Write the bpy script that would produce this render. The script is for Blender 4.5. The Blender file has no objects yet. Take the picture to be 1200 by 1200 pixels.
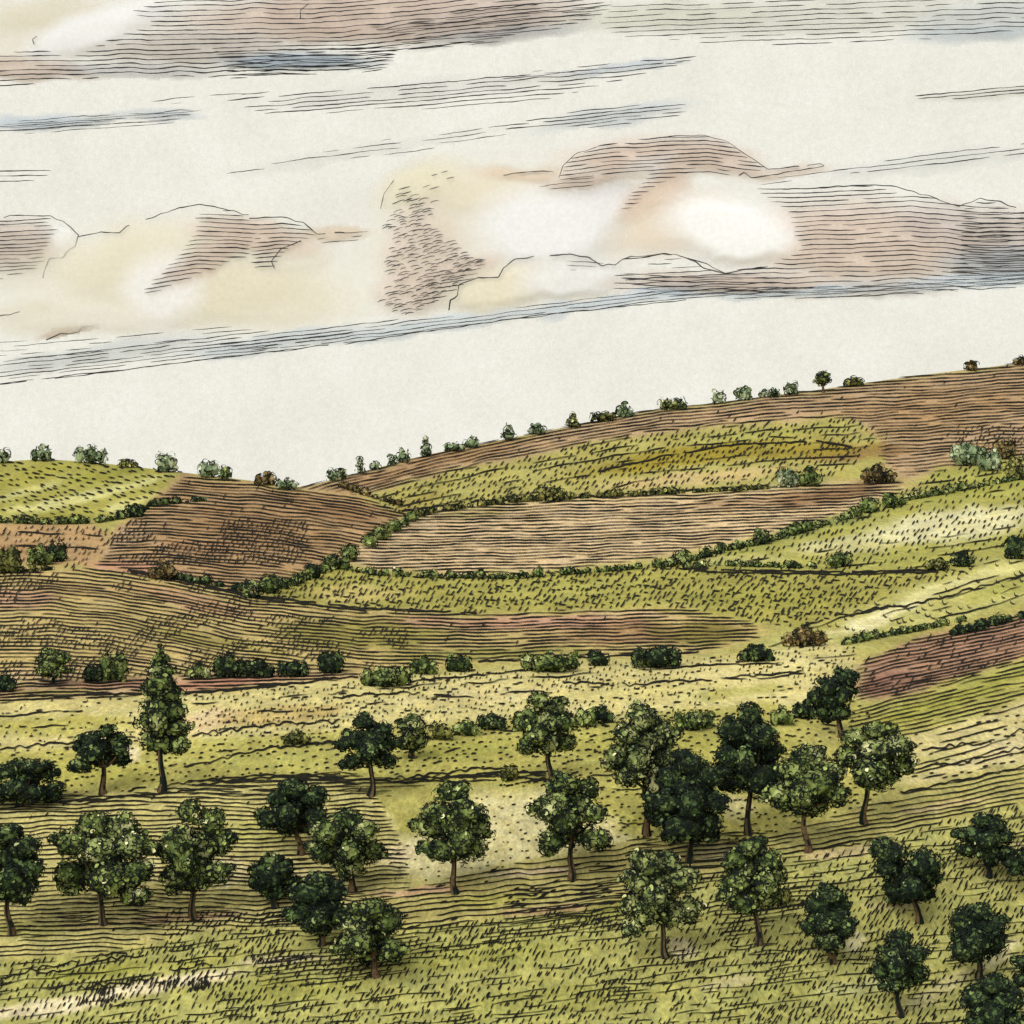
import bpy, math
import numpy as np

# ------------------------------------------------------------------ camera, sky light, sun, exposure
S = bpy.context.scene
COL = S.collection
cam = bpy.data.cameras.new('camera')
cam.lens = 50; cam.sensor_width = 36; cam.clip_start = 0.5; cam.clip_end = 12000
cam_ob = bpy.data.objects.new('camera', cam)
cam_ob.rotation_euler = (math.radians(90), 0, 0)
COL.objects.link(cam_ob)
S.camera = cam_ob

SUN_EL, SUN_AZ = math.radians(46), math.radians(222)      # azimuth clockwise from +Y: behind and to the left
world = bpy.data.worlds.new('World'); S.world = world
world.use_nodes = True
wn, wl = world.node_tree.nodes, world.node_tree.links
bg = wn['Background']
sk = wn.new('ShaderNodeTexSky'); sk.sky_type = 'NISHITA'; sk.sun_disc = False
sk.sun_elevation = SUN_EL; sk.sun_rotation = SUN_AZ
hs = wn.new('ShaderNodeHueSaturation'); hs.inputs['Saturation'].default_value = 0.12
wl.new(sk.outputs[0], hs.inputs['Color']); wl.new(hs.outputs[0], bg.inputs['Color'])
bg.inputs['Strength'].default_value = 0.15

sun = bpy.data.lights.new('sun', 'SUN'); sun.energy = 1.5; sun.angle = math.radians(50); sun.color = (1.0, 0.95, 0.86)
sun_ob = bpy.data.objects.new('sun', sun); COL.objects.link(sun_ob)
sun_ob.rotation_euler = (math.radians(90) - SUN_EL, 0, math.radians(180) - SUN_AZ)
S.view_settings.view_transform = 'Standard'
S.view_settings.look = 'None'
S.view_settings.exposure = 0.45
S.view_settings.gamma = 1.0
S.cycles.transparent_max_bounces = 24

# ------------------------------------------------------------------ small helpers
F = 1200 * 50 / 36.0                                      # focal length in pixels of the 1200 px photograph
rng = np.random.RandomState(7)

def lin(c):
    c = np.asarray(c, float) / 255.0
    return np.where(c <= 0.04045, c / 12.92, ((c + 0.055) / 1.055) ** 2.4)

KG, KL, KC = 0.815, 1.2, 1.0                              # displayed colour -> base colour
def smooth(a): a = np.clip(a, 0, 1); return a * a * (3 - 2 * a)

def _h(ix, iy, seed):
    n = (ix.astype(np.int64) * 374761393 + iy.astype(np.int64) * 668265263 + seed * 974711) & 0x7fffffff
    n = ((n ^ (n >> 13)) * 1274126177) & 0x7fffffff
    return ((n ^ (n >> 16)) & 0xffff) / 65535.0

def vnoise(x, y, seed=0):
    x = np.asarray(x, float); y = np.asarray(y, float)
    x, y = np.broadcast_arrays(x, y)
    ix = np.floor(x); iy = np.floor(y)
    fx = smooth(x - ix); fy = smooth(y - iy)
    a = _h(ix, iy, seed); b = _h(ix + 1, iy, seed); c = _h(ix, iy + 1, seed); d = _h(ix + 1, iy + 1, seed)
    return (a * (1 - fx) + b * fx) * (1 - fy) + (c * (1 - fx) + d * fx) * fy

def fbm(x, y, seed=0, o=3):
    v = 0; a = 0.5; t = 0
    for i in range(o):
        v = v + a * vnoise(x, y, seed + i * 17); t += a; a *= 0.5; x = x * 2.03; y = y * 2.03
    return v / t

def interp(p, x):
    p = np.asarray(p, float)
    return np.interp(x, p[:, 0], p[:, 1])

def mesh_obj(name, V, faces, mats, midx=None, col=None, alpha=None, parent=None, smooth_sh=False):
    """faces: list of (n,k) integer arrays"""
    me = bpy.data.meshes.new(name)
    V = np.asarray(V, np.float32)
    loops = np.concatenate([f.reshape(-1) for f in faces]).astype(np.int32)
    tot = np.concatenate([np.full(len(f), f.shape[1]) for f in faces]).astype(np.int32)
    st = np.concatenate([[0], np.cumsum(tot)[:-1]]).astype(np.int32)
    me.vertices.add(len(V)); me.vertices.foreach_set('co', V.reshape(-1))
    me.loops.add(len(loops)); me.loops.foreach_set('vertex_index', loops)
    me.polygons.add(len(tot)); me.polygons.foreach_set('loop_start', st); me.polygons.foreach_set('loop_total', tot)
    if midx is not None: me.polygons.foreach_set('material_index', np.asarray(midx, np.int32))
    me.polygons.foreach_set('use_smooth', np.full(len(tot), bool(smooth_sh)))
    if col is not None:
        a = me.attributes.new('Col', 'FLOAT_COLOR', 'POINT')
        c4 = np.ones((len(V), 4), np.float32); c4[:, :3] = col
        a.data.foreach_set('color', c4.reshape(-1))
    if alpha is not None:
        a = me.attributes.new('Cover', 'FLOAT', 'POINT')
        a.data.foreach_set('value', np.asarray(alpha, np.float32))
    for m in mats: me.materials.append(m)
    me.update(calc_edges=True); me.validate()
    o = bpy.data.objects.new(name, me); COL.objects.link(o)
    if parent is not None: o.parent = parent
    return o

def tag(o, label=None, cat=None, group=None, kind=None):
    if label: o['label'] = label
    if cat: o['category'] = cat
    if group: o['group'] = group
    if kind: o['kind'] = kind
    return o

# ------------------------------------------------------------------ materials
def mat_new(name):
    m = bpy.data.materials.new(name); m.use_nodes = True
    n, l = m.node_tree.nodes, m.node_tree.links
    return m, n, l, n['Principled BSDF']

def mat_attr(name, scale, lo, hi, rough=0.95, stretch=(1, 1, 1), fr=(.3, .7)):
    """base colour from the 'Col' attribute broken up by fine grain"""
    m, n, l, p = mat_new(name)
    at = n.new('ShaderNodeAttribute'); at.attribute_name = 'Col'
    geo = n.new('ShaderNodeNewGeometry')
    mul_prev = at.outputs['Color']
    vs = n.new('ShaderNodeVectorMath'); vs.operation = 'MULTIPLY'; vs.inputs[1].default_value = stretch
    l.new(geo.outputs['Position'], vs.inputs[0])
    for s, (a, b) in zip(scale, zip(lo, hi)):
        nz = n.new('ShaderNodeTexNoise'); nz.inputs['Scale'].default_value = s; nz.inputs['Detail'].default_value = 3
        l.new(vs.outputs[0], nz.inputs['Vector'])
        mr = n.new('ShaderNodeMapRange'); mr.inputs['From Min'].default_value = fr[0]; mr.inputs['From Max'].default_value = fr[1]
        mr.inputs['To Min'].default_value = a; mr.inputs['To Max'].default_value = b
        l.new(nz.outputs['Fac'], mr.inputs['Value'])
        vm = n.new('ShaderNodeVectorMath'); vm.operation = 'SCALE'
        l.new(mul_prev, vm.inputs[0]); l.new(mr.outputs[0], vm.inputs['Scale'])
        mul_prev = vm.outputs[0]
    l.new(mul_prev, p.inputs['Base Color'])
    p.inputs['Roughness'].default_value = rough; p.inputs['Specular IOR Level'].default_value = 0.1
    return m

def mat_ink(name, c, c2):
    m, n, l, p = mat_new(name)
    geo = n.new('ShaderNodeNewGeometry')
    nz = n.new('ShaderNodeTexNoise'); nz.inputs['Scale'].default_value = 2.5
    l.new(geo.outputs['Position'], nz.inputs['Vector'])
    mx = n.new('ShaderNodeMix'); mx.data_type = 'RGBA'
    mx.inputs['A'].default_value = (*c, 1); mx.inputs['B'].default_value = (*c2, 1)
    l.new(nz.outputs['Fac'], mx.inputs['Factor']); l.new(mx.outputs['Result'], p.inputs['Base Color'])
    p.inputs['Roughness'].default_value = 0.9; p.inputs['Specular IOR Level'].default_value = 0.05
    return m

M_GROUND = mat_attr('watercoloured_soil', (5.5, 2.2, 0.8, 0.1), (0.84, 0.86, 0.90, 0.95), (1.16, 1.14, 1.10, 1.05), stretch=(1, .4, .4), fr=(.36, .64))
M_LEAF = mat_attr('leaf', (1.5,), (0.75,), (1.25,), 0.8)
M_BARK = mat_attr('bark', (4.0, 1.0), (0.6, 0.75), (1.35, 1.2), 0.95)
M_INK = mat_ink('furrow_ink', (0.006, 0.007, 0.006), (0.018, 0.016, 0.012))
M_LEAFINK = mat_ink('leaf_edge_ink', (0.007, 0.011, 0.009), (0.016, 0.022, 0.016))
M_SKYINK = mat_ink('cloud_line_ink', (0.012, 0.012, 0.014), (0.07, 0.07, 0.075))

def mat_sky():
    m = bpy.data.materials.new('pale_paper_sky'); m.use_nodes = True
    n, l = m.node_tree.nodes, m.node_tree.links
    n.remove(n['Principled BSDF'])
    em = n.new('ShaderNodeEmission'); geo = n.new('ShaderNodeNewGeometry')
    base = tuple(lin((241, 239, 229)))
    prev = None
    for s, a, ca, cb in ((0.30, 1.0, (.93, .925, .915), (1.05, 1.05, 1.05)), (0.09, 1.0, (.96, .957, .95), (1.03, 1.03, 1.03)), (0.010, 1.0, (.97, .97, .955), (1.02, 1.02, 1.015)), (0.0035, 1, (.975, .97, .965), (1.02, 1.025, 1.02))):
        nz = n.new('ShaderNodeTexNoise'); nz.inputs['Scale'].default_value = s; nz.inputs['Detail'].default_value = 3
        l.new(geo.outputs['Position'], nz.inputs['Vector'])
        mr = n.new('ShaderNodeMapRange'); mr.inputs['From Min'].default_value = 0.3; mr.inputs['From Max'].default_value = 0.7
        l.new(nz.outputs['Fac'], mr.inputs['Value'])
        mx = n.new('ShaderNodeMix'); mx.data_type = 'RGBA'
        mx.inputs['A'].default_value = (*ca, 1); mx.inputs['B'].default_value = (*cb, 1)
        l.new(mr.outputs[0], mx.inputs['Factor'])
        vm = n.new('ShaderNodeVectorMath'); vm.operation = 'MULTIPLY'
        l.new(mx.outputs['Result'], vm.inputs[0])
        if prev is None: vm.inputs[1].default_value = base
        else: l.new(prev, vm.inputs[1])
        prev = vm.outputs[0]
    l.new(prev, em.inputs['Color']); em.inputs['Strength'].default_value = 0.735
    l.new(em.outputs[0], n['Material Output'].inputs['Surface'])
    return m
M_SKY = mat_sky()

def mat_cloud():
    m = bpy.data.materials.new('cloud_wash'); m.use_nodes = True
    n, l = m.node_tree.nodes, m.node_tree.links
    n.remove(n['Principled BSDF'])
    at = n.new('ShaderNodeAttribute'); at.attribute_name = 'Col'
    cv = n.new('ShaderNodeAttribute'); cv.attribute_name = 'Cover'
    geo = n.new('ShaderNodeNewGeometry')
    nz = n.new('ShaderNodeTexNoise'); nz.inputs['Scale'].default_value = 0.20; nz.inputs['Detail'].default_value = 4
    l.new(geo.outputs['Position'], nz.inputs['Vector'])
    mr = n.new('ShaderNodeMapRange'); mr.inputs['From Min'].default_value = 0.3; mr.inputs['From Max'].default_value = 0.7
    mr.inputs['To Min'].default_value = 0.86; mr.inputs['To Max'].default_value = 1.06; mr.clamp = True
    l.new(nz.outputs['Fac'], mr.inputs['Value'])
    mu = n.new('ShaderNodeMath'); mu.operation = 'MULTIPLY'; mu.use_clamp = True
    l.new(cv.outputs['Fac'], mu.inputs[0]); l.new(mr.outputs[0], mu.inputs[1])
    df = n.new('ShaderNodeBsdfDiffuse'); tr = n.new('ShaderNodeBsdfTransparent'); mx = n.new('ShaderNodeMixShader')
    l.new(at.outputs['Color'], df.inputs['Color'])
    l.new(mu.outputs[0], mx.inputs[0]); l.new(tr.outputs[0], mx.inputs[1]); l.new(df.outputs[0], mx.inputs[2])
    l.new(mx.outputs[0], n['Material Output'].inputs['Surface'])
    return m
M_CLOUD = mat_cloud()

# ------------------------------------------------------------------ sky
def build_sky():
    R = 3200.0
    az = np.radians(np.linspace(-96, 96, 97)); el = np.radians(np.linspace(-4, 62, 34))
    A, E = np.meshgrid(az, el)
    V = np.stack([R * np.cos(E) * np.sin(A), R * np.cos(E) * np.cos(A), R * np.sin(E)], -1).reshape(-1, 3)
    ny, nx = A.shape
    i = np.arange(ny * nx).reshape(ny, nx)
    q = np.stack([i[:-1, :-1], i[1:, :-1], i[1:, 1:], i[:-1, 1:]], -1).reshape(-1, 4)
    o = mesh_obj('sky', V, [q], [M_SKY], smooth_sh=True)
    tag(o, kind='structure')
build_sky()

# ------------------------------------------------------------------ terrain: hill side seen across a shallow valley
RIDGE = [(-1500, 640), (-600, 575), (-200, 548), (-60, 541), (0, 541), (50, 538), (100, 541), (150, 546), (200, 552), (250, 558), (300, 564),
         (340, 572), (370, 567), (420, 554), (500, 533), (560, 521), (620, 509), (680, 497), (760, 481), (830, 473),
         (900, 464), (965, 456), (1040, 445), (1100, 437), (1160, 430), (1200, 425), (1400, 405), (2000, 380), (2700, 400)]
DP = [(370, 720), (420, 640), (470, 560), (520, 490), (560, 430), (600, 370), (650, 305), (700, 250), (750, 205), (790, 175), (830, 155),
      (880, 138), (930, 126), (1000, 115), (1100, 103), (1200, 92), (1400, 77), (1700, 60), (2300, 42)]
_py = np.arange(360, 2310, 2.0)
_ld = np.log(interp(DP, _py))
_k = np.exp(-0.5 * (np.arange(-60, 61, 2) / 22.0) ** 2); _k /= _k.sum()
_ld = np.convolve(np.pad(_ld, 30, mode='edge'), _k, 'valid')
def depth(px, py):
    d = np.exp(np.interp(py, _py, _ld))
    w = np.exp(-((np.asarray(py) - 640) / 130.0) ** 2)
    return d * (1 + 0.05 * w * np.sin((np.asarray(px) - 340) / 190.0) + 0.010 * np.sin(np.asarray(px) / 71.0 + np.asarray(py) / 47.0))
def P(px, py, lift=0.0):
    px = np.asarray(px, float); py = np.asarray(py, float)
    D = depth(px, py)
    return np.stack([(px - 600) / F * D, D, -(py - 600) / F * D + lift * D], -1)

# field outlines: upper edge, lower edge, in metres on the slope once projected by P(); c = pigment of the field
X0, X1 = -60, 1260
FIELDS = {
 'slope_meadow': dict(n='meadow', T=RIDGE, B=[(-60, 612), (100, 612), (150, 602), (185, 580), (218, 556)], x=(-300, 218), c=(164, 158, 80)),
 'brown_slope': dict(n='ploughed_field', T=[(110, 664), (130, 632), (150, 607), (185, 582), (218, 556), (300, 566), (345, 574), (420, 580), (480, 603)],
        B=[(110, 664), (180, 671), (290, 697), (330, 690), (440, 632), (480, 603)], x=(110, 480), c=(174, 142, 102)),
 'tan_left': dict(n='stubble_field', T=[(-60, 612), (105, 614), (135, 625)], B=[(-60, 662), (110, 664), (135, 626)], x=(-300, 134), c=(184, 150, 106)),
 'long_ploughed': dict(n='ploughed_field', T=[(-60, 664), (110, 666), (180, 672), (290, 698), (430, 714), (560, 719), (700, 714), (800, 712), (890, 730)],
        B=[(-60, 802), (100, 797), (200, 792), (430, 786), (560, 776), (700, 770), (820, 766), (890, 750)], x=(-300, 890), c=(190, 168, 110)),
 'ridge_ploughed': dict(n='ploughed_field', T=RIDGE, B=[(345, 574), (440, 580), (520, 554), (600, 538), (700, 518), (800, 503), (900, 495), (1000, 490), (1024, 504), (1030, 540), (1060, 563), (1100, 548), (1260, 526)], x=(345, 1500), c=(182, 153, 118)),
 'upper_meadow': dict(n='meadow', T=[(440, 581), (520, 555), (600, 539), (700, 519), (800, 504), (900, 496), (1000, 491), (1026, 504)],
        B=[(440, 592), (480, 603), (560, 589), (700, 581), (800, 576), (900, 569), (960, 566), (1000, 545), (1026, 518)], x=(440, 1027), c=(172, 163, 92)),
 'pale_ploughed': dict(n='ploughed_field', T=[(395, 655), (440, 632), (480, 604), (560, 591), (700, 583), (800, 578), (900, 571), (1050, 564), (1060, 566)],
        B=[(395, 656), (440, 668), (560, 673), (680, 666), (760, 656), (860, 634), (960, 612), (1060, 576)], x=(395, 1060), c=(214, 186, 144)),
 'right_meadow': dict(n='meadow', T=[(790, 662), (860, 636), (960, 614), (1060, 577), (1100, 549), (1260, 527)],
        B=[(790, 668), (900, 668), (1000, 670), (1100, 667), (1140, 660), (1260, 625)], x=(790, 1500), c=(166, 162, 84)),
 'middle_meadow': dict(n='meadow', T=[(300, 694), (395, 658), (440, 670), (560, 675), (680, 668), (790, 664), (900, 670), (1100, 669), (1140, 664)],
        B=[(300, 700), (430, 713), (560, 718), (700, 713), (800, 711), (890, 729), (940, 738), (1000, 713), (1060, 691), (1140, 668)], x=(300, 1140), c=(164, 157, 80)),
 'light_strip': dict(n='meadow', T=[(900, 745), (935, 738), (1000, 714), (1060, 691), (1140, 665), (1260, 630)],
        B=[(900, 760), (1000, 755), (1050, 744), (1120, 724), (1260, 690)], x=(900, 1500), c=(186, 180, 108)),
 'rose_ploughed': dict(n='ploughed_field', T=[(1000, 780), (1080, 746), (1140, 736), (1260, 698)], B=[(1000, 822), (1060, 815), (1120, 799), (1260, 750)], x=(1003, 1500), c=(172, 134, 108)),
 'right_terrace': dict(n='ploughed_field', T=[(985, 834), (1060, 817), (1120, 800), (1260, 752)], B=[(985, 866), (1060, 864), (1130, 847), (1260, 790)], x=(990, 1500), c=(172, 165, 88)),
 'right_fallow': dict(n='stubble_field', T=[(1040, 868), (1130, 848), (1260, 792)], B=[(1040, 925), (1100, 917), (1260, 882)], x=(1045, 1500), c=(202, 188, 130)),
 'left_verge': dict(n='ploughed_field', T=[(-60, 802), (200, 793), (430, 787)], B=[(-60, 824), (160, 817), (230, 814), (430, 795)], x=(-300, 430), c=(190, 158, 120)),
 'pale_stubble': dict(n='stubble_field', T=[(-60, 824), (160, 817), (230, 814), (400, 797), (500, 790), (700, 775), (850, 770), (950, 757), (1000, 756), (1040, 765)],
        B=[(-60, 885), (160, 874), (300, 863), (500, 851), (600, 843), (800, 833), (950, 823), (1003, 818)], x=(-300, 1003), c=(206, 193, 130)),
 'valley_meadow': dict(n='meadow', T=[(-60, 885), (160, 874), (300, 863), (500, 851), (600, 843), (800, 833), (950, 823), (1003, 818), (1050, 866)],
        B=[(-60, 931), (150, 929), (230, 916), (400, 908), (470, 914), (640, 925), (760, 990), (880, 985), (960, 962), (1050, 928)], x=(-300, 1048), c=(180, 172, 94)),
 'orchard_rows': dict(n='ploughed_field', T=[(-60, 931), (150, 930), (230, 917), (400, 909), (440, 925), (480, 1000)],
        B=[(-60, 1128), (120, 1118), (270, 1086), (400, 1092), (450, 1062), (480, 1040)], x=(-300, 480), c=(196, 184, 118)),
 'pale_clearing': dict(n='stubble_field', T=[(446, 1000), (500, 960), (560, 932), (640, 928), (740, 975)], B=[(446, 1012), (500, 1034), (560, 1024), (640, 1005), (740, 985)], e=26, x=(446, 735), c=(214, 203, 150)),
 'middle_rows': dict(n='ploughed_field', T=[(430, 1052), (500, 1036), (600, 1013), (700, 992), (890, 983)], B=[(430, 1098), (600, 1074), (700, 1064), (740, 1060), (890, 1012)], x=(430, 890), c=(178, 166, 102)),
 'right_rows': dict(n='ploughed_field', T=[(890, 983), (960, 963), (1050, 929), (1150, 908), (1260, 882)], B=[(890, 1006), (960, 1002), (1100, 966), (1260, 925)], x=(888, 1500), c=(182, 172, 104)),
 'front_meadow': dict(n='meadow', T=[(-60, 1130), (120, 1120), (270, 1088), (400, 1094), (470, 1092), (600, 1075), (740, 1061), (890, 1010), (1000, 990), (1260, 926)],
        B=[(-60, 1330), (1260, 1330)], x=(-300, 1500), c=(172, 168, 98)),
}
# stains and washes with a shape of their own: x, y, rx, ry, tilt(deg), colour, strength
PATCH = [
 (60, 592, 110, 8, -14, (214, 208, 142), .75), (40, 575, 60, 5, -16, (212, 206, 138), .6), (140, 575, 70, 5, -16, (212, 206, 138), .7), (150, 590, 40, 5, -16, (214, 208, 140), .7), (120, 558, 60, 6, -10, (150, 148, 60), .7), (30, 560, 60, 8, -15, (160, 155, 62), .5), (20, 606, 90, 6, 0, (140, 138, 52), .6),
 (290, 620, 90, 32, 8, (150, 112, 76), .4), (150, 630, 40, 12, -30, (196, 164, 128), .7), (400, 600, 60, 14, 10, (150, 112, 76), .5), (160, 665, 60, 8, 5, (190, 138, 118), .7), (230, 640, 60, 10, 5, (165, 125, 92), .5),
 (30, 645, 60, 10, 0, (150, 115, 70), .5), (20, 700, 60, 14, 0, (186, 146, 120), .8), (110, 690, 90, 12, 6, (172, 142, 98), .6), (230, 705, 80, 12, 14, (190, 150, 116), .75), (60, 790, 90, 10, 0, (200, 170, 132), .7), (170, 775, 60, 8, 4, (196, 168, 120), .6),
 (250, 752, 110, 9, 10, (150, 142, 66), .6), (420, 745, 120, 22, 2, (140, 134, 58), .75), (640, 731, 120, 12, -1, (192, 146, 122), .85), (520, 728, 60, 7, -3, (188, 145, 118), .7), (760, 742, 120, 14, -2, (158, 118, 88), .7), (820, 742, 60, 16, 0, (128, 120, 50), .8),
 (560, 766, 160, 8, -2, (138, 136, 62), .7), (740, 720, 60, 5, 3, (214, 182, 142), .8),
 (500, 545, 150, 12, -16, (166, 128, 88), .55), (1100, 475, 130, 20, -5, (176, 138, 94), .5), (1150, 530, 60, 14, -8, (178, 148, 104), .5), (1080, 500, 80, 12, -5, (172, 140, 98), .5), (1000, 530, 70, 12, -3, (146, 112, 66), .8),
 (800, 535, 150, 13, -10, (150, 132, 36), .85), (940, 528, 90, 10, -3, (152, 134, 42), .8), (810, 561, 120, 9, -6, (208, 182, 126), .8), (600, 560, 110, 10, -14, (182, 175, 104), .6), (900, 508, 120, 7, -4, (170, 166, 88), .7), (490, 590, 40, 9, -20, (160, 140, 66), .6),
 (980, 580, 90, 12, -8, (140, 104, 70), .85), (870, 588, 90, 9, -4, (160, 126, 92), .6), (560, 600, 60, 6, -4, (178, 164, 96), .6), (700, 625, 160, 20, -4, (208, 182, 142), .5),
 (1110, 617, 120, 22, -8, (222, 214, 168), .9), (990, 640, 70, 10, -3, (206, 198, 146), .7), (1150, 570, 90, 10, -8, (150, 150, 66), .6), (930, 625, 90, 8, -14, (132, 142, 82), .6), (870, 655, 60, 8, 0, (198, 190, 130), .5),
 (420, 695, 70, 12, 0, (196, 176, 112), .6), (640, 695, 120, 10, 0, (172, 166, 86), .6), (900, 700, 110, 14, 0, (152, 148, 66), .6), (980, 730, 40, 12, -30, (176, 166, 86), .6),
 (1020, 728, 100, 11, -22, (226, 216, 164), .95), (1130, 683, 90, 8, -18, (212, 204, 140), .8), (1000, 745, 60, 8, -8, (166, 164, 78), .7), (1180, 690, 60, 10, -15, (168, 165, 82), .7),
 (1040, 800, 50, 14, -12, (132, 92, 78), .6), (1150, 755, 80, 12, -14, (168, 128, 104), .5),
 (1090, 830, 90, 10, -17, (158, 156, 68), .7), (1170, 800, 70, 10, -18, (160, 158, 72), .6), (1150, 885, 90, 14, -14, (214, 198, 150), .7), (1090, 895, 60, 10, -14, (190, 182, 108), .6),
 (270, 800, 90, 9, -6, (178, 122, 102), .75), (130, 800, 80, 6, 0, (166, 116, 96), .7), (60, 812, 60, 5, -3, (150, 146, 66), .6),
 (60, 850, 110, 14, -2, (178, 170, 84), .8), (240, 845, 40, 16, -10, (220, 192, 148), .75), (330, 838, 90, 12, -6, (196, 166, 100), .6), (560, 815, 120, 9, -4, (212, 196, 142), .6), (900, 785, 110, 10, -7, (216, 202, 140), .8), (760, 810, 120, 9, -4, (204, 192, 124), .6), (860, 812, 70, 8, -5, (172, 166, 84), .7), (680, 840, 70, 10, 0, (214, 200, 144), .5),
 (150, 885, 14, 14, 0, (222, 206, 166), .8), (100, 905, 90, 14, 0, (172, 166, 82), .7), (340, 890, 90, 10, -3, (178, 174, 96), .7), (540, 880, 80, 12, -5, (162, 160, 78), .7), (800, 870, 160, 20, 0, (168, 164, 80), .5), (960, 860, 50, 14, 0, (190, 180, 106), .6), (940, 820, 40, 8, -5, (216, 204, 148), .7),
 (770, 960, 60, 14, -12, (158, 152, 70), .7), (1020, 900, 60, 12, -10, (192, 182, 104), .6), (860, 945, 30, 16, 0, (214, 202, 146), .7), (920, 930, 16, 18, 0, (220, 206, 156), .6),
 (270, 1020, 30, 20, 0, (222, 206, 158), .8), (60, 985, 60, 12, 0, (206, 190, 130), .6), (300, 975, 60, 14, 0, (172, 170, 88), .6), (180, 1020, 16, 20, 0, (214, 200, 146), .7), (340, 1030, 40, 10, 0, (216, 196, 152), .6), (30, 1090, 80, 12, 0, (172, 168, 88), .5), (220, 1075, 90, 6, -4, (196, 158, 122), .7), (100, 1085, 50, 5, -4, (160, 134, 90), .5),
 (500, 965, 40, 16, 0, (150, 142, 56), .6), (590, 985, 50, 26, 0, (212, 200, 146), .7), (470, 1000, 34, 12, -4, (220, 200, 156), .8), (490, 1045, 60, 5, -3, (198, 158, 126), .8), (630, 1022, 60, 5, -3, (216, 192, 156), .8), (640, 1066, 60, 5, -4, (190, 150, 118), .7),
 (700, 1070, 60, 12, -6, (132, 130, 58), .6), (580, 1055, 70, 10, -4, (158, 154, 70), .6), (860, 1000, 50, 10, -6, (210, 192, 146), .6),
 (985, 1000, 60, 8, -6, (206, 182, 136), .7), (1110, 945, 60, 6, -10, (208, 182, 140), .6), (1150, 960, 60, 7, -10, (190, 182, 110), .6),
 (60, 1180, 100, 11, -9, (230, 214, 172), 1), (190, 1154, 110, 10, -10, (232, 216, 174), 1), (110, 1140, 90, 10, -8, (150, 148, 62), .7), (230, 1128, 50, 8, -6, (168, 164, 78), .6), (330, 1125, 60, 5, -4, (214, 196, 160), .7),
 (340, 1160, 110, 16, -4, (156, 154, 72), .6), (560, 1120, 130, 18, -4, (162, 160, 78), .6), (660, 1170, 140, 20, -4, (156, 154, 76), .5), (800, 1110, 20, 16, 0, (218, 202, 158), .8), (860, 1150, 40, 8, -10, (206, 192, 146), .6), (1000, 1105, 14, 16, -30, (224, 212, 166), .7), (1045, 1060, 40, 8, 0, (206, 190, 140), .6),
 (1100, 1160, 60, 12, -30, (216, 202, 150), .6), (1170, 1120, 30, 14, -40, (218, 206, 156), .7), (1030, 1150, 30, 12, -10, (196, 192, 136), .6), (1190, 1000, 40, 16, -10, (204, 190, 140), .6), (1160, 1035, 50, 12, 0, (182, 176, 106), .5), (900, 1165, 60, 16, -10, (152, 152, 84), .5), (985, 1160, 40, 12, 0, (186, 186, 130), .6),
]

def tb(f, x): return interp(f['T'], x), interp(f['B'], x)
def inside(f, x, y):
    t, b = tb(f, x)
    return (y > t) & (y < b) & (x > f['x'][0]) & (x < f['x'][1])

def ground_colour(px, py):
    wx = px + 26 * (fbm(px / 40, py / 20, 3, 4) - .5); wy = py + 10 * (fbm(px / 36, py / 16, 9, 4) - .5)
    c = np.empty(px.shape + (3,)); c[:] = lin((172, 164, 92))
    for f in FIELDS.values():
        t, b = tb(f, wx)
        e = f.get('e', 14); m = smooth((wy - t) / e + .5) * smooth((b - wy) / e + .5) * smooth((wx - f['x'][0]) / 50 + .5) * smooth((f['x'][1] - wx) / 50 + .5)
        c += (lin(f['c']) - c) * m[..., None]
    for (x, y, rx, ry, tilt, col, s) in PATCH:
        ca, sa = math.cos(math.radians(tilt)), math.sin(math.radians(tilt))
        dx, dy = wx - x, wy - y
        u = (dx * ca + dy * sa) / rx; v = (-dx * sa + dy * ca) / ry
        d = np.sqrt(u * u + v * v) + 0.5 * (fbm(px / 22, py / 9, 31) - .5)
        m = s * smooth((1.15 - d) / 0.65)
        c += (lin(col) - c) * m[..., None]
    g = fbm(px / 30, py / 10, 51, 4)
    c *= (0.76 + 0.50 * g)[..., None]
    g2 = fbm(px / 12, py / 5, 77, 2) - .5                       # uneven pigment: greener / browner blots
    c *= 1 + np.stack([0.10 * g2, 0.02 * g2, -0.22 * g2], -1)
    c *= np.array([.985, 1.0, .98])
    return np.clip(c * KG, 0.01, 0.9)

# ---- ribbons of ink that lie on the ground (or on a cloud)
class Ink:
    def __init__(self): self.V = []; self.Fq = []; self.n = 0
    def add(self, pts, w, fn):
        pts = np.asarray(pts, float); w = np.broadcast_to(np.asarray(w, float), (len(pts),))
        d = np.gradient(pts, axis=0); d /= np.maximum(np.linalg.norm(d, axis=1, keepdims=True), 1e-6)
        nrm = np.stack([-d[:, 1], d[:, 0]], -1) * (w * 0.5)[:, None]
        self.V.append(fn(np.concatenate([pts + nrm, pts - nrm])))
        m = len(pts); i = np.arange(m - 1)
        self.Fq.append(np.stack([i, i + 1, i + 1 + m, i + m], -1) + self.n); self.n += 2 * m

def ground_fn(p): return P(p[:, 0], p[:, 1], lift=0.0007)

def runs(mask, minlen=3):
    idx = np.flatnonzero(np.diff(np.concatenate([[0], mask.astype(int), [0]])))
    return [(a, b) for a, b in zip(idx[::2], idx[1::2]) if b - a >= minlen]

def guide_fn(g):
    if callable(g): return g
    if np.isscalar(g): return lambda x: g * x
    return lambda x: interp(g, x)

def ylimits(test, x0, x1): pass

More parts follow.
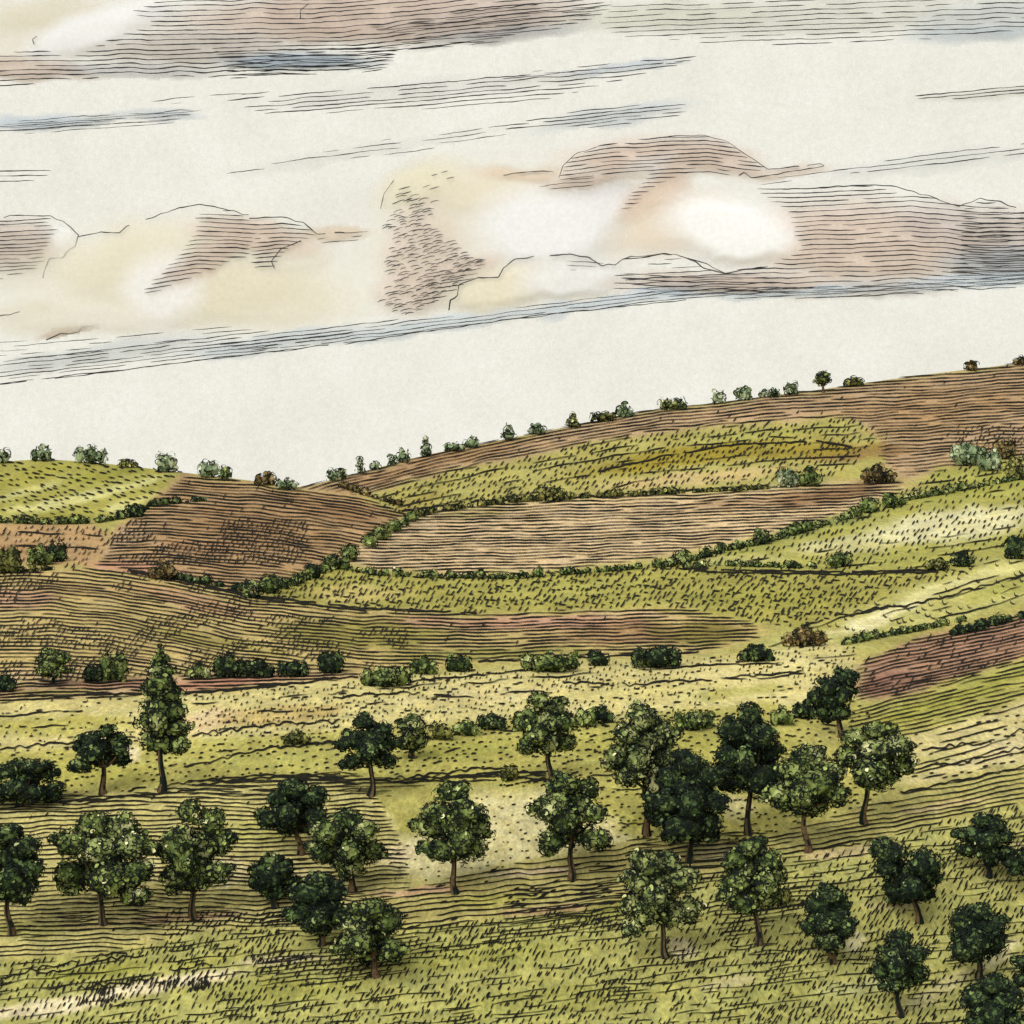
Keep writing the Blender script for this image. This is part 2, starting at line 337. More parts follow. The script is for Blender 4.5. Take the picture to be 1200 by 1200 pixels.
def lines(ink, test, xr, yr, guide, sp, w=1.8, wob=1.0, gap=0.22, fn=ground_fn, step=4.0, seed=0, hf=0.5):
    g = guide_fn(guide)
    x = np.arange(xr[0], xr[1] + step, step)
    gx = g(x) - g(np.array([0.5 * (xr[0] + xr[1])]))
    lo, hi = yr[0] - gx.max(), yr[1] - gx.min()
    k = 0; y0 = lo
    while y0 < hi:
        k += 1; y0 += sp * (0.88 + 0.24 * rng.rand())
        ph = rng.rand() * 100
        y = y0 + gx + wob * 2.4 * (vnoise(x / 30, y0 / (sp * 3.5) + 0 * x, seed) - .5) + hf * 1.6 * (vnoise(x / 7.5, y0 / (sp * 1.6) + 0 * x, seed + 5) - .5)
        keep = test(x + 6 * (rng.rand() - .5), y) & (vnoise(x / 26 + ph * 3, np.full_like(x, k), seed + 9) > (0.6 if gap < .3 else 1.0) * gap * (0.5 + rng.rand()))
        ww = w * (0.55 + 0.8 * vnoise(x / 18 + ph, np.full_like(x, k + 50), seed + 2)) * (0.8 + 0.4 * vnoise(x / 5, np.full_like(x, k), seed + 4))
        for a, b in runs(keep, 3):
            t = np.minimum(np.arange(b - a), np.arange(b - a)[::-1]) / 2.5
            ink.add(np.stack([x[a:b], y[a:b]], -1), ww[a:b] * np.clip(0.35 + t, 0, 1), fn)

def ticks(ink, test, xr, yr, guide, row, dx, vec, w=1.8, jit=0.35, prob=0.85, fn=ground_fn, curl=0.0, seed=0, dens=None):
    g = guide_fn(guide)
    lo_x, hi_x = xr
    xx = np.linspace(lo_x, hi_x, 60); gx0 = g(np.array([0.5 * (lo_x + hi_x)]))
    gx = g(xx) - gx0
    y0 = yr[0] - gx.max()
    while y0 < yr[1] - gx.min():
        y0 += row * (0.85 + 0.3 * rng.rand())
        x = lo_x + dx * rng.rand()
        while x < hi_x:
            x += dx * (1 - jit + 2 * jit * rng.rand())
            y = y0 + float((g(np.array([x])) - gx0)[0]) + row * 0.34 * (rng.rand() - .5) * 2
            if rng.rand() > prob or not test(np.array([x]), np.array([y]))[0]: continue
            if dens is not None and rng.rand() > dens(x, y): continue
            s = 0.65 + 0.7 * rng.rand()
            vx, vy = vec[0] * s * (0.8 + 0.4 * rng.rand()), vec[1] * s * (0.8 + 0.4 * rng.rand())
            a = np.array([x - vx / 2, y - vy / 2]); b = np.array([x + vx / 2, y + vy / 2])
            m = (a + b) / 2 + np.array([-vy, vx]) * curl * (0.6 + 0.8 * rng.rand())
            q1 = (a + m) / 2 + np.array([-vy, vx]) * curl * .3; q2 = (b + m) / 2 + np.array([-vy, vx]) * curl * .3
            ww = w * (0.7 + 0.6 * rng.rand())
            ink.add(np.array([a, q1, m, q2, b]), ww * np.array([.45, .9, 1, .85, .4]), fn)

def squiggle(ink, pts, w=1.7, amp=1.5, wl=7.0, fn=ground_fn, gap=0.12, loops=0.0):
    pts = np.asarray(pts, float)
    seg = np.concatenate([[0], np.cumsum(np.linalg.norm(np.diff(pts, axis=0), axis=1))])
    s = np.arange(0, seg[-1], 1.6)
    x = np.interp(s, seg, pts[:, 0]); y = np.interp(s, seg, pts[:, 1])
    ph = rng.rand() * 50
    y = y + amp * 2 * (vnoise(s / wl + ph, 0 * s, 3) - .5) + amp * (vnoise(s / (wl * 3) + ph, 0 * s, 4) - .5)
    if loops: x = x + loops * np.sin(s * 2 * math.pi / (wl * 1.3)); y = y - loops * np.abs(np.sin(s * math.pi / (wl * 1.3)))
    keep = vnoise(s / 20 + ph, 0 * s, 8) > gap
    ww = w * (0.6 + 0.8 * vnoise(s / 9 + ph, 0 * s, 5))
    for a, b in runs(keep, 4):
        ink.add(np.stack([x[a:b], y[a:b]], -1), ww[a:b], fn)

def fi(name):
    f = FIELDS[name]
    x = np.linspace(f['x'][0], f['x'][1], 80); t, b = tb(f, x)
    return (lambda X, Y: inside(f, X, Y)), f['x'], (t.min(), b.max())

def ell(cx, cy, rx, ry):
    return lambda x, y: 1.0 if ((x - cx) / rx) ** 2 + ((y - cy) / ry) ** 2 < 1 else 0.0
def noisy(s, thr, seed): return lambda x, y: 1.0 if vnoise(x / s, y / (s * .5), seed) > thr else 0.12

def poly(*pts):
    P_ = np.array(pts, float)
    def test(x, y):
        x, y = np.broadcast_arrays(np.asarray(x, float), np.asarray(y, float))
        r = np.zeros(x.shape, bool); j = len(P_) - 1
        for i in range(len(P_)):
            xi, yi = P_[i]; xj, yj = P_[j]
            c = ((yi > y) != (yj > y)) & (x < (xj - xi) * (y - yi) / (yj - yi + 1e-9) + xi); r ^= c; j = i
        return r
    xr = (P_[:, 0].min(), P_[:, 0].max()); yr = (P_[:, 1].min(), P_[:, 1].max())
    return test, xr, yr
INKS = {k: Ink() for k in FIELDS}
def L(name, **k): t, x, y = fi(name); lines(INKS[name], t, x, y, **k)
def K(name, **k): t, x, y = fi(name); ticks(INKS[name], t, x, y, **k)

K('slope_meadow', guide=-0.30, row=8.0, dx=8.5, vec=(6.0, 1.2), w=1.4, prob=.9)
K('slope_meadow', guide=-0.30, row=15, dx=9, vec=(5.0, 1.6), w=1.5, prob=.5)
L('brown_slope', guide=[(110, 0), (200, 0), (300, 8), (400, 20), (480, 34)], sp=3.9, w=1.15, gap=.08, wob=1.2, seed=1)
K('brown_slope', guide=.08, row=4.9, dx=5.5, vec=(3.0, -4.5), w=1.3, prob=.9, dens=lambda x, y: 1.0 if 610 < y < 662 and x < 360 and vnoise(x / 40, y / 14, 8) > .42 else .03)
K('tan_left', guide=0.0, row=7.5, dx=7, vec=(3.5, -4.5), w=1.3, curl=.12)
L('tan_left', guide=0.02, sp=15, w=1.5, gap=.45, wob=2, seed=2)
LP_G = [(-60, 0), (60, 0), (130, 6), (200, 18), (290, 36), (430, 48), (560, 51), (700, 46), (890, 44)]
L('long_ploughed', guide=LP_G, sp=4.1, w=1.2, gap=.10, wob=1.3, seed=3)
K('long_ploughed', guide=LP_G, row=5.0, dx=6, vec=(3.5, -4.5), w=1.3, prob=.9, dens=lambda x, y: 1.0 if x < 480 and vnoise(x / 48, y / 13, 15) > .60 else .02)
RP_G = [(345, 0), (450, -27), (600, -62), (750, -88), (900, -104), (1050, -112), (1260, -126)]
L('ridge_ploughed', guide=RP_G, sp=3.8, w=1.0, gap=.12, wob=1.3, seed=4)
K('ridge_ploughed', guide=RP_G, row=5.0, dx=5.5, vec=(3, -3.5), w=1.2, dens=lambda x, y: 1.0 if x > 1120 and y > 500 else .02)
K('upper_meadow', guide=RP_G, row=7.5, dx=6.2, vec=(3.6, -4.2), w=1.5, prob=.9)
L('upper_meadow', guide=RP_G, sp=9.5, w=1.05, gap=.58, wob=1.2, seed=5)
PP_G = [(395, 0), (600, -3), (800, -9), (1060, -20)]
L('pale_ploughed', guide=PP_G, sp=3.7, w=1.05, gap=.05, wob=1.1, seed=6)
K('right_meadow', guide=-0.13, row=8.5, dx=6.8, vec=(3.2, -4.2), w=1.6, prob=.88)
L('right_meadow', guide=-0.13, sp=11, w=1.05, gap=.62, wob=1.4, seed=7)
K('middle_meadow', guide=-0.03, row=7.5, dx=6.4, vec=(3.6, -4.8), w=1.6, prob=.92)
K('middle_meadow', guide=-0.03, row=9, dx=9, vec=(6, 0.5), w=1.4, prob=.6)
L('light_strip', guide=-0.27, sp=10, w=1.2, gap=.52, wob=2.2, hf=1.0, seed=8)
K('light_strip', guide=-0.27, row=12, dx=9, vec=(5, 3), w=1.3, curl=.4, prob=.5)
L('rose_ploughed', guide=-0.20, sp=4.0, w=1.2, gap=.10, wob=1.3, seed=9)
K('rose_ploughed', guide=-0.20, row=8, dx=7, vec=(5, -6), w=1.4, prob=.35)
L('right_terrace', guide=-0.24, sp=5.0, w=1.25, gap=.15, wob=1.6, seed=10)
L('right_fallow', guide=-0.25, sp=9, w=1.3, gap=.42, wob=2.4, hf=1.0, seed=11)
K('right_fallow', guide=-0.22, row=10, dx=10, vec=(6, -1.2), w=1.6, prob=.55)
L('left_verge', guide=-0.03, sp=3.8, w=1.4, gap=.22, wob=1.5, seed=12)
K('pale_stubble', guide=-0.07, row=7.4, dx=6.2, vec=(1.8, -2.8), w=1.35, prob=.8, dens=lambda x, y: (1.0 if (x > 230 and vnoise(x / 60, y / 16, 22) > .33) else .22))
K('pale_stubble', guide=-0.07, row=13, dx=9, vec=(6, -.6), w=1.4, prob=.45)
L('pale_stubble', guide=-0.07, sp=17, w=1.35, gap=.58, wob=2.5, hf=1.4, seed=13)
K('valley_meadow', guide=-0.06, row=7.2, dx=8.4, vec=(4.6, -1.0), w=1.55, prob=.75, curl=-.08, jit=.6)
L('valley_meadow', guide=-0.07, sp=20, w=1.4, gap=.60, wob=3, hf=1.6, seed=14)
L('orchard_rows', guide=[(-60, 6), (150, 0), (300, 3), (480, -6)], sp=5.3, w=1.4, gap=.10, wob=1.7, hf=1.0, seed=15)
K('orchard_rows', guide=-.03, row=6.9, dx=6, vec=(4, -5), w=1.5, dens=lambda x, y: 1.0 if y > 1068 and 190 < x < 340 else .02)
K('pale_clearing', guide=-0.03, row=10, dx=8.5, vec=(3.6, -.8), w=1.4, prob=.65, jit=.6)
L('middle_rows', guide=-0.10, sp=6.2, w=1.45, gap=.16, wob=1.8, hf=.9, seed=16)
K('middle_rows', guide=-.10, row=6.5, dx=6, vec=(7, -2.5), w=1.9, dens=lambda x, y: .55 if x > 590 and y > 1040 else .03)
L('right_rows', guide=-0.17, sp=6.0, w=1.45, gap=.14, wob=1.8, hf=.9, seed=17)
K('front_meadow', guide=-0.12, row=9.8, dx=8.0, vec=(3.6, -6.2), w=1.65, prob=.86)
K('front_meadow', guide=-0.12, row=9.5, dx=5.4, vec=(3.8, -5.8), w=1.5, prob=.9, dens=lambda x, y: 1.0 if vnoise(x / 45, y / 18, 41) > .62 else .05)
L('front_meadow', guide=-0.12, sp=10, w=.9, gap=.5, wob=2.0, seed=18)
L('front_meadow', guide=-0.12, sp=4.4, w=1.0, gap=.78, wob=2.0, seed=19)
def band(name, pts, guide, sp, w, seed):                              # close dark hatch lines laid in bands
    f = FIELDS[name]; P_ = poly(*pts)
    lines(INKS[name], P_[0], P_[1], P_[2], guide, sp, w=w, wob=1.4, gap=.12, seed=seed, hf=.8)
for pts, g in (([(215, 913), (400, 905), (470, 914), (460, 934), (330, 930), (220, 940)], -.02), ([(-60, 934), (150, 929), (180, 944), (-60, 958)], 0), ([(330, 1000), (400, 1020), (470, 1085), (380, 1110), (300, 1085)], -.04), ([(60, 1050), (200, 1050), (300, 1070), (160, 1092), (20, 1100)], -.03)):
    band('orchard_rows', pts, g, 5.4, 1.1, 61)
for pts, g in (([(590, 1045), (740, 1025), (770, 1060), (700, 1078), (585, 1082)], -.10), ([(730, 985), (890, 975), (900, 1010), (750, 1030)], -.10)):
    band('middle_rows', pts, g, 5.2, 1.1, 62)
for pts, g in (([(300, 1120), (480, 1095), (560, 1110), (420, 1150), (300, 1160)], -.12), ([(820, 1060), (960, 1020), (980, 1050), (850, 1110)], -.12), ([(560, 1080), (740, 1065), (740, 1090), (560, 1110)], -.12)):
    band('front_meadow', pts, g, 5.0, 1.1, 63)
band('valley_meadow', [(330, 906), (460, 912), (640, 902), (640, 912), (460, 924), (330, 914)], -.02, 4.6, 1.1, 64)
# field edges and wavy banks
for nm, pts, a in [('valley_meadow', [(-20, 880), (60, 872), (130, 868), (160, 866)], 2), ('valley_meadow', [(225, 862), (300, 852), (370, 848), (400, 846)], 3), ('valley_meadow', [(395, 870), (300, 880), (215, 900)], 2),
        ('orchard_rows', [(220, 917), (300, 910), (400, 908)], 1.2), ('orchard_rows', [(225, 921), (300, 913), (410, 911)], 1.2), ('orchard_rows', [(330, 912), (460, 917), (600, 905), (640, 908)], 1.5),
        ('valley_meadow', [(450, 914), (560, 903), (590, 900), (640, 912)], 2.5), ('valley_meadow', [(460, 918), (570, 908), (640, 915)], 2.0), ('pale_stubble', [(390, 818), (460, 812), (530, 817)], 2), ('pale_stubble', [(660, 800), (740, 803), (830, 798)], 2), ('pale_stubble', [(850, 795), (950, 788)], 1.5),
        ('pale_stubble', [(430, 804), (560, 792), (680, 779)], 1.2), ('left_verge', [(0, 818), (120, 814), (240, 812), (380, 798)], 1.5), ('left_verge', [(200, 815), (300, 806), (420, 793)], 1.2), ('long_ploughed', [(560, 776), (700, 770), (820, 765)], 1), ('long_ploughed', [(150, 668), (300, 699), (430, 714), (560, 719)], .8), ('long_ploughed', [(152, 671), (300, 702), (430, 717)], .8),
        ('middle_meadow', [(795, 667), (900, 670), (1000, 671), (1110, 668)], .7), ('middle_meadow', [(800, 670), (1000, 674), (1100, 671)], .8), ('light_strip', [(930, 740), (980, 722), (1010, 720)], 1.8), ('light_strip', [(1000, 718), (1080, 708), (1150, 688), (1230, 668)], 2.2), ('right_fallow', [(1050, 905), (1130, 893), (1230, 868)], 2.5), ('right_fallow', [(1080, 880), (1160, 870), (1220, 850)], 3),
        ('orchard_rows', [(150, 928), (230, 916)], 2), ('orchard_rows', [(-10, 936), (80, 940), (150, 934), (240, 926)], 1.5), ('front_meadow', [(0, 1155), (60, 1140), (110, 1128), (170, 1118)], 2.5), ('front_meadow', [(90, 1160), (140, 1154), (175, 1150)], 3), ('front_meadow', [(200, 1138), (250, 1131)], 2.5), ('front_meadow', [(0, 1148), (60, 1133), (150, 1116)], 3),
        ('right_rows', [(945, 997), (1010, 990)], 1), ('right_rows', [(1055, 930), (1130, 914), (1230, 892)], 1.5), ('middle_rows', [(690, 1022), (735, 1014)], 1), ('upper_meadow', [(700, 553), (780, 535), (860, 522), (960, 518), (1000, 525)], 1), ('upper_meadow', [(470, 600), (560, 588), (700, 582), (900, 570)], 1)]:
    squiggle(INKS[nm], pts, amp=a, gap=.08)
for r in range(6):                                                   # tall reeds and tussocks by the pale path
    x = rng.uniform(0, 260); y = 1178 - 0.13 * x + rng.uniform(-9, 4)
    ticks(INKS['front_meadow'], lambda X, Y: X > -99, (x, x + 24), (y, y + 3), -.13, 5, 4.0, (2.5, -7), w=1.8)

# ---- ground mesh, split field by field
def build_ground():
    gx = np.concatenate([np.linspace(-1500, -340, 24), np.arange(-310, -12, 6.0), np.arange(-12, 1213, 3.0), np.arange(1218, 1515, 6.0), np.linspace(1540, 2700, 24)])
    low = np.concatenate([np.arange(0, 1, 1 / 272.0), [1.0]])
    NX = len(gx)
    rid = interp(RIDGE, gx)
    rows = []; colr = []; tags = []
    t = low
    for k in range(len(t)):
        py = rid + (1330 - rid) * t[k]
        rows.append(P(gx, py)); colr.append(ground_colour(gx, py)); tags.append((gx.copy(), py))
    base_front = rows[-1]
    # far side of the crest, then the plain behind it out to the horizon
    far = []
    for dd, drop in ((2600, 95), (1500, 90), (700, 60), (320, 32), (140, 10), (60, 2.0), (25, .2)):
        v = rows[0].copy(); s = (v[:, 1] + dd) / v[:, 1]
        z = v[:, 2] - drop
        if dd > 500: z = np.minimum(z, -60 + 0 * z)
        far.append(np.stack([v[:, 0] * s, v[:, 1] + dd, z], -1))
    near = []
    for py in (1450, 1600, 1800, 2050, 2300):
        near.append(P(gx, np.full(NX, py)))
    last = near[-1]
    for yy, zz in ((30, -45), (0, -47), (-120, -50), (-900, -60)):
        v = last.copy(); v[:, 0] = (gx - 600) / 1500 * (120 + abs(yy) * 1.1); v[:, 1] = yy; v[:, 2] = zz
        near.append(v)
    allrows = far + rows + near
    cf = np.full((NX, 3), 1.0) * lin((165, 150, 90)) * KG
    allc = [cf] * len(far) + colr + [np.full((NX, 3), 1.0) * lin((172, 168, 98)) * KG] * len(near)
    V = np.concatenate(allrows); C = np.concatenate(allc)
    NY = len(allrows)
    i = np.arange(NX * NY).reshape(NY, NX)
    q = np.stack([i[:-1, :-1], i[1:, :-1], i[1:, 1:], i[:-1, 1:]], -1)
    owner = np.full((NY - 1, NX - 1), -1)
    names = list(FIELDS)
    cx = 0.5 * (gx[:-1] + gx[1:])
    for r in range(len(rows) - 1):
        cy = 0.5 * (tags[r][1][:-1] + tags[r + 1][1][:-1] * .5 + tags[r + 1][1][1:] * .5)
        for k, nme in enumerate(names):
            f = FIELDS[nme]
            m = inside(f, cx, cy)
            owner[len(far) + r][m] = k
    def sub(mask, name, ink):
        fq = q[mask]
        used, inv = np.unique(fq, return_inverse=True)
        v = V[used]; c = C[used]; fq = inv.reshape(fq.shape)
        faces = [fq]; mid = [np.zeros(len(fq), int)]
        if ink is not None and ink.V:
            iv = np.concatenate(ink.V); iq = np.concatenate(ink.Fq) + len(v)
            v = np.concatenate([v, iv]); c = np.concatenate([c, np.full((len(iv), 3), .02)])
            faces.append(iq); mid.append(np.ones(len(iq), int))
        o = mesh_obj(name, v, faces, [M_GROUND, M_INK], midx=np.concatenate(mid), col=c, smooth_sh=True)
        tag(o, kind='structure')
    sub(owner == -1, 'ground', None)
    for k, nme in enumerate(names): sub(owner == k, FIELDS[nme]['n'], INKS[nme])
build_ground()

# ------------------------------------------------------------------ foliage: overlapping scallop shaped leaf sprays over rounded limbs of the crown
def leaf_sprays(pos, nrm, tip, size, colour, rs, rimk=.70):
    """pos, nrm, tip: (n,3); returns verts, quads, tris, colours, ring/ fill counts"""
    n = len(pos); K7 = 7
    ang = np.radians(np.linspace(-115, 115, K7))
    side = np.cross(nrm, tip); side /= np.maximum(np.linalg.norm(side, axis=1, keepdims=True), 1e-6)
    tip = np.cross(side, nrm)
    asp = 0.75 + 0.5 * rs.rand(n)
    rim = rimk * (0.80 + 0.32 * rs.rand(n))
    wob = 1 + 0.22 * (rs.rand(n, K7) - .5)
    def arc(rr, push):
        a = np.cos(ang)[None, :] * wob; b = np.sin(ang)[None, :] * wob
        return (pos[:, None, :] + (size * rr)[:, None, None] * (tip[:, None, :] * a[..., None] * 1.0 + side[:, None, :] * (b * asp[:, None])[..., None])
                + (size * push)[:, None, None] * nrm[:, None, :])
    outer = arc(np.ones(n), np.full(n, .10)); inner = arc(rim, np.full(n, .26))
    cen = (pos - tip * (size * .25)[:, None] + nrm * (size * .05)[:, None])[:, None, :]
    V = np.concatenate([cen, inner, outer], 1)                     # n, 15, 3
    b = (np.arange(n) * 15)[:, None]
    i = np.arange(K7 - 1)
    tri = np.stack([np.zeros(K7 - 1, int)[None, :] + b, b + 1 + i, b + 2 + i], -1).reshape(-1, 3)
    quad = np.stack([b + 1 + i, b + 8 + i, b + 9 + i, b + 2 + i], -1).reshape(-1, 4)
    C = np.repeat(colour[:, None, :], 15, 1)
    return V.reshape(-1, 3), quad, tri, C.reshape(-1, 3)

def ico():
    g = (1 + 5 ** .5) / 2
    v = np.array([(-1, g, 0), (1, g, 0), (-1, -g, 0), (1, -g, 0), (0, -1, g), (0, 1, g), (0, -1, -g), (0, 1, -g), (g, 0, -1), (g, 0, 1), (-g, 0, -1), (-g, 0, 1)], float)
    v /= np.linalg.norm(v[0])
    f = [(0, 11, 5), (0, 5, 1), (0, 1, 7), (0, 7, 10), (0, 10, 11), (1, 5, 9), (5, 11, 4), (11, 10, 2), (10, 7, 6), (7, 1, 8), (3, 9, 4), (3, 4, 2), (3, 2, 6), (3, 6, 8), (3, 8, 9), (4, 9, 5), (2, 4, 11), (6, 2, 10), (8, 6, 7), (9, 8, 1)]
    v = [tuple(a) for a in v]
    cache = {}; nf = []
    def mid(a, b):
        k = (min(a, b), max(a, b))
        if k not in cache:
            m = np.array(v[a]) + np.array(v[b]); m /= np.linalg.norm(m); v.append(tuple(m)); cache[k] = len(v) - 1
        return cache[k]
    for a, b, c in f:
        ab, bc, ca = mid(a, b), mid(b, c), mid(c, a)
        nf += [(a, ab, ca), (b, bc, ab), (c, ca, bc), (ab, bc, ca)]
    return np.array(v), np.array(nf)
ICO_V, ICO_F = ico()

PAL = {'deep': [(54, 70, 42), (72, 90, 52), (92, 110, 62), (114, 130, 76), (164, 172, 122)],
       'mid': [(78, 94, 50), (104, 119, 62), (132, 144, 80), (150, 158, 100), (206, 204, 152)],
       'light': [(88, 102, 60), (116, 128, 74), (144, 150, 92), (174, 176, 118), (220, 212, 162)],
       'olive': [(86, 90, 46), (108, 110, 56), (130, 128, 70), (152, 146, 86), (190, 180, 120)],
       'ridge': [(96, 112, 80), (120, 136, 100), (142, 154, 118), (164, 172, 136), (196, 196, 158)],
       'brown': [(86, 72, 44), (110, 92, 56), (132, 114, 72), (156, 138, 92), (186, 172, 120)]}

def curls(pos, nrm, tip, size, wid, rs):
    """open scallop shaped leaf edges, thin arcs of dark leaf margin"""
    n = len(pos); K = 7
    half = np.radians(70 + 65 * rs.rand(n)); turn = rs.normal(size=n) * .35
    ang = np.linspace(-1, 1, K)[None, :] * half[:, None] + turn[:, None]
    side = np.cross(nrm, tip); side /= np.maximum(np.linalg.norm(side, axis=1, keepdims=True), 1e-6)
    tip = np.cross(side, nrm)
    asp = (0.7 + 0.6 * rs.rand(n))[:, None]
    w = wid[:, None] * (0.35 + 0.75 * np.cos(np.linspace(-1, 1, K) * 1.35))[None, :] * (0.8 + .4 * rs.rand(n, K))
    wob = 1 + .16 * (rs.rand(n, K) - .5)
    def arc(r, push):
        return pos[:, None, :] + (r * wob * np.cos(ang))[..., None] * tip[:, None, :] + (r * wob * np.sin(ang) * asp)[..., None] * side[:, None, :] + push[..., None] * nrm[:, None, :]
    sz = size[:, None] * np.ones((1, K))
    V = np.concatenate([arc(sz - w * .5, w * .6), arc(sz + w * .5, w * .2)], 1)
    i = np.arange(K - 1); b = (np.arange(n) * 2 * K)[:, None]
    q = np.stack([b + i, b + K + i, b + K + 1 + i, b + 1 + i], -1).reshape(-1, 4)
    return V.reshape(-1, 3), q

def ico2():
    v = [tuple(a) for a in ICO_V]; cache = {}; nf = []
    def mid(a, b):
        k = (min(a, b), max(a, b))
        if k not in cache:
            m = np.array(v[a]) + np.array(v[b]); m /= np.linalg.norm(m); v.append(tuple(m)); cache[k] = len(v) - 1
        return cache[k]
    for a, b, c in ICO_F:
        ab, bc, ca = mid(a, b), mid(b, c), mid(c, a); nf += [(a, ab, ca), (b, bc, ab), (c, ca, bc), (ab, bc, ca)]
    return np.array(v), np.array(nf)
ICO2_V, ICO2_F = ico2()

def crown_mesh(name, lobes, leaf, pal, seed, parent=None, dens=1.0, pale=0.12, soft=False):
    """lobes: (cx,cy,cz,rx,ry,rz) in metres, leaf = size of a spray in metres"""
    rs = np.random.RandomState(seed)
    lobes = np.array(lobes, float)
    VV, Q, T, CC, nv = [], [], [], [], 0
    mq, mt = [], []
    deep = pal == 'deep'; ridge = pal == 'ridge'
    pal = np.array([lin(c) for c in PAL[pal]]) * KL
    ctr = lobes[:, :3].mean(0)
    def add(v, q, t, c, m):
        nonlocal nv
        VV.append(v); CC.append(c)
        if q is not None: Q.append(q + nv); mq.append(np.full(len(q), m))
        if t is not None: T.append(t + nv); mt.append(np.full(len(t), m))
        nv += len(v)
    for li, (cx, cy, cz, rx, ry, rz) in enumerate(lobes):
        c = np.array([cx, cy, cz]); r = np.array([rx, ry, rz])
        small = min(rx, rz) < leaf * 1.2
        iv, jf = (ICO_V, ICO_F) if small else (ICO2_V, ICO2_F)
        k = 0.80 + 0.42 * (vnoise(iv[:, 0] * 2.6 + li * 5, iv[:, 2] * 2.6 + iv[:, 1] * 2.6 + seed, seed)[:, None] - .5) + .14 * (rs.rand(len(iv), 1) - .5)
        v = c + iv * r * k
        sh = rs.normal() * .45
        tone = vnoise(v[:, 0] / (leaf * 1.6) + 40, v[:, 2] / (leaf * 1.6) + v[:, 1] / leaf + 17, seed)
        idx = np.clip(1.3 + 2.6 * (tone - .5) * 1.5 + sh, 0, 3.4)
        if pale > .2: idx = np.clip(idx + pale * 2.4 * smooth((vnoise(v[:, 0] / (leaf * 2.2), v[:, 2] / (leaf * 2.2), seed + 3) - .45) * 4), 0, 4)
        i0 = np.floor(idx).astype(int); fr = (idx - i0)[:, None]; i1 = np.minimum(i0 + 1, 4)
        add(v, None, jf, pal[i0] * (1 - fr) + pal[i1] * fr, 0)
        area = 4 * math.pi * ((rx * rz) ** 1.6 / 3 + (rx * ry) ** 1.6 / 3 + (ry * rz) ** 1.6 / 3) ** (1 / 1.6)
        for kind in (0, 1):
            n = int(dens * area / (leaf * leaf) * ((1.4 if soft else (2.5 if deep else 1.75)) if kind == 0 else .75) * (.6 if ridge else 1)) + 3
            d = rs.normal(size=(n, 3)); d /= np.linalg.norm(d, axis=1, keepdims=True)
            p = c + d * r * (0.86 + 0.30 * rs.rand(n, 1) ** 1.4 + (0.02 if kind == 0 else -.03))
            ok = np.ones(n, bool)                                  # leave out what is buried in another limb
            for lj, o in enumerate(lobes):
                if lj != li: ok &= (((p - o[:3]) / (o[3:] * 0.82)) ** 2).sum(1) > 1
            p, d = p[ok], d[ok]; n = len(p)
            if n == 0: continue
            nm = d / r; nm /= np.linalg.norm(nm, axis=1, keepdims=True)
            nm = nm + (0.22 if kind == 0 else .45) * rs.normal(size=(n, 3)); nm /= np.linalg.norm(nm, axis=1, keepdims=True)
            out = (p - c) / r * 0.7 + (p - ctr) / np.abs(lobes[:, 3:]).max() * 0.4 + np.array([0, 0, .35]) + 0.5 * rs.normal(size=(n, 3))
            tp = out - nm * (out * nm).sum(1, keepdims=True); tp /= np.maximum(np.linalg.norm(tp, axis=1, keepdims=True), 1e-6)
            sz = leaf * (0.30 + 0.30 * rs.rand(n))
            if kind == 0:
                v, q = curls(p, nm, tp, sz, leaf * (.14 if soft else (.20 if deep else .185)) * (.75 + .6 * rs.rand(n)), rs)
                add(v, q, None, np.full((len(v), 3), 1.0) * pal[0], 1)
            else:
                clump = vnoise(p[:, 0] / (leaf * 2) + 40, p[:, 2] / (leaf * 2) + 17 + p[:, 1], seed)
                idx = np.clip(np.round(1.4 + 2.6 * (clump - .45) + sh + 0.6 * rs.normal(size=n)), 0, 3).astype(int)
                idx[(rs.rand(n) < pale * .25 * (clump > .52))] = 4
                col = pal[idx] * (0.88 + 0.24 * rs.rand(n, 1))
                v, q, t, cc = leaf_sprays(p, nm, tp, sz * 1.1, col, rs, .76)
                add(v, q, None, cc, 1)
                T.append(t + nv - len(v)); mt.append(np.zeros(len(t), int))
    faces = [np.concatenate(Q), np.concatenate(T)]
    mid = np.concatenate(mq + mt)
    return mesh_obj(name, np.concatenate(VV), faces, [M_LEAF, M_LEAFINK], midx=mid, col=np.concatenate(CC), parent=parent)

def tube(path, rad, sides=9, rs=None, bark=.14):
    path = np.asarray(path, float); n = len(path)
    d = np.gradient(path, axis=0); d /= np.linalg.norm(d, axis=1, keepdims=True)
    ref = np.array([0, 1.0, 0.05]); a = np.cross(d, ref); a /= np.linalg.norm(a, axis=1, keepdims=True); b = np.cross(d, a)
    th = np.linspace(0, 2 * math.pi, sides, endpoint=False)
    rr = np.asarray(rad)[:, None] * (1 + bark * (rs.rand(n, sides) - .5) * 2)
    V = path[:, None, :] + rr[..., None] * (np.cos(th)[None, :, None] * a[:, None, :] + np.sin(th)[None, :, None] * b[:, None, :])
    i = np.arange(n * sides).reshape(n, sides); j = np.roll(i, -1, 1)
    q = np.stack([i[:-1], j[:-1], j[1:], i[1:]], -1)
    # strips of black bark fissures running up the stem
    m = (rs.rand(sides)[None, :] < .42) | (rs.rand(n - 1, sides) < .12)
    return V.reshape(-1, 3), q.reshape(-1, 4), m.reshape(-1).astype(int)

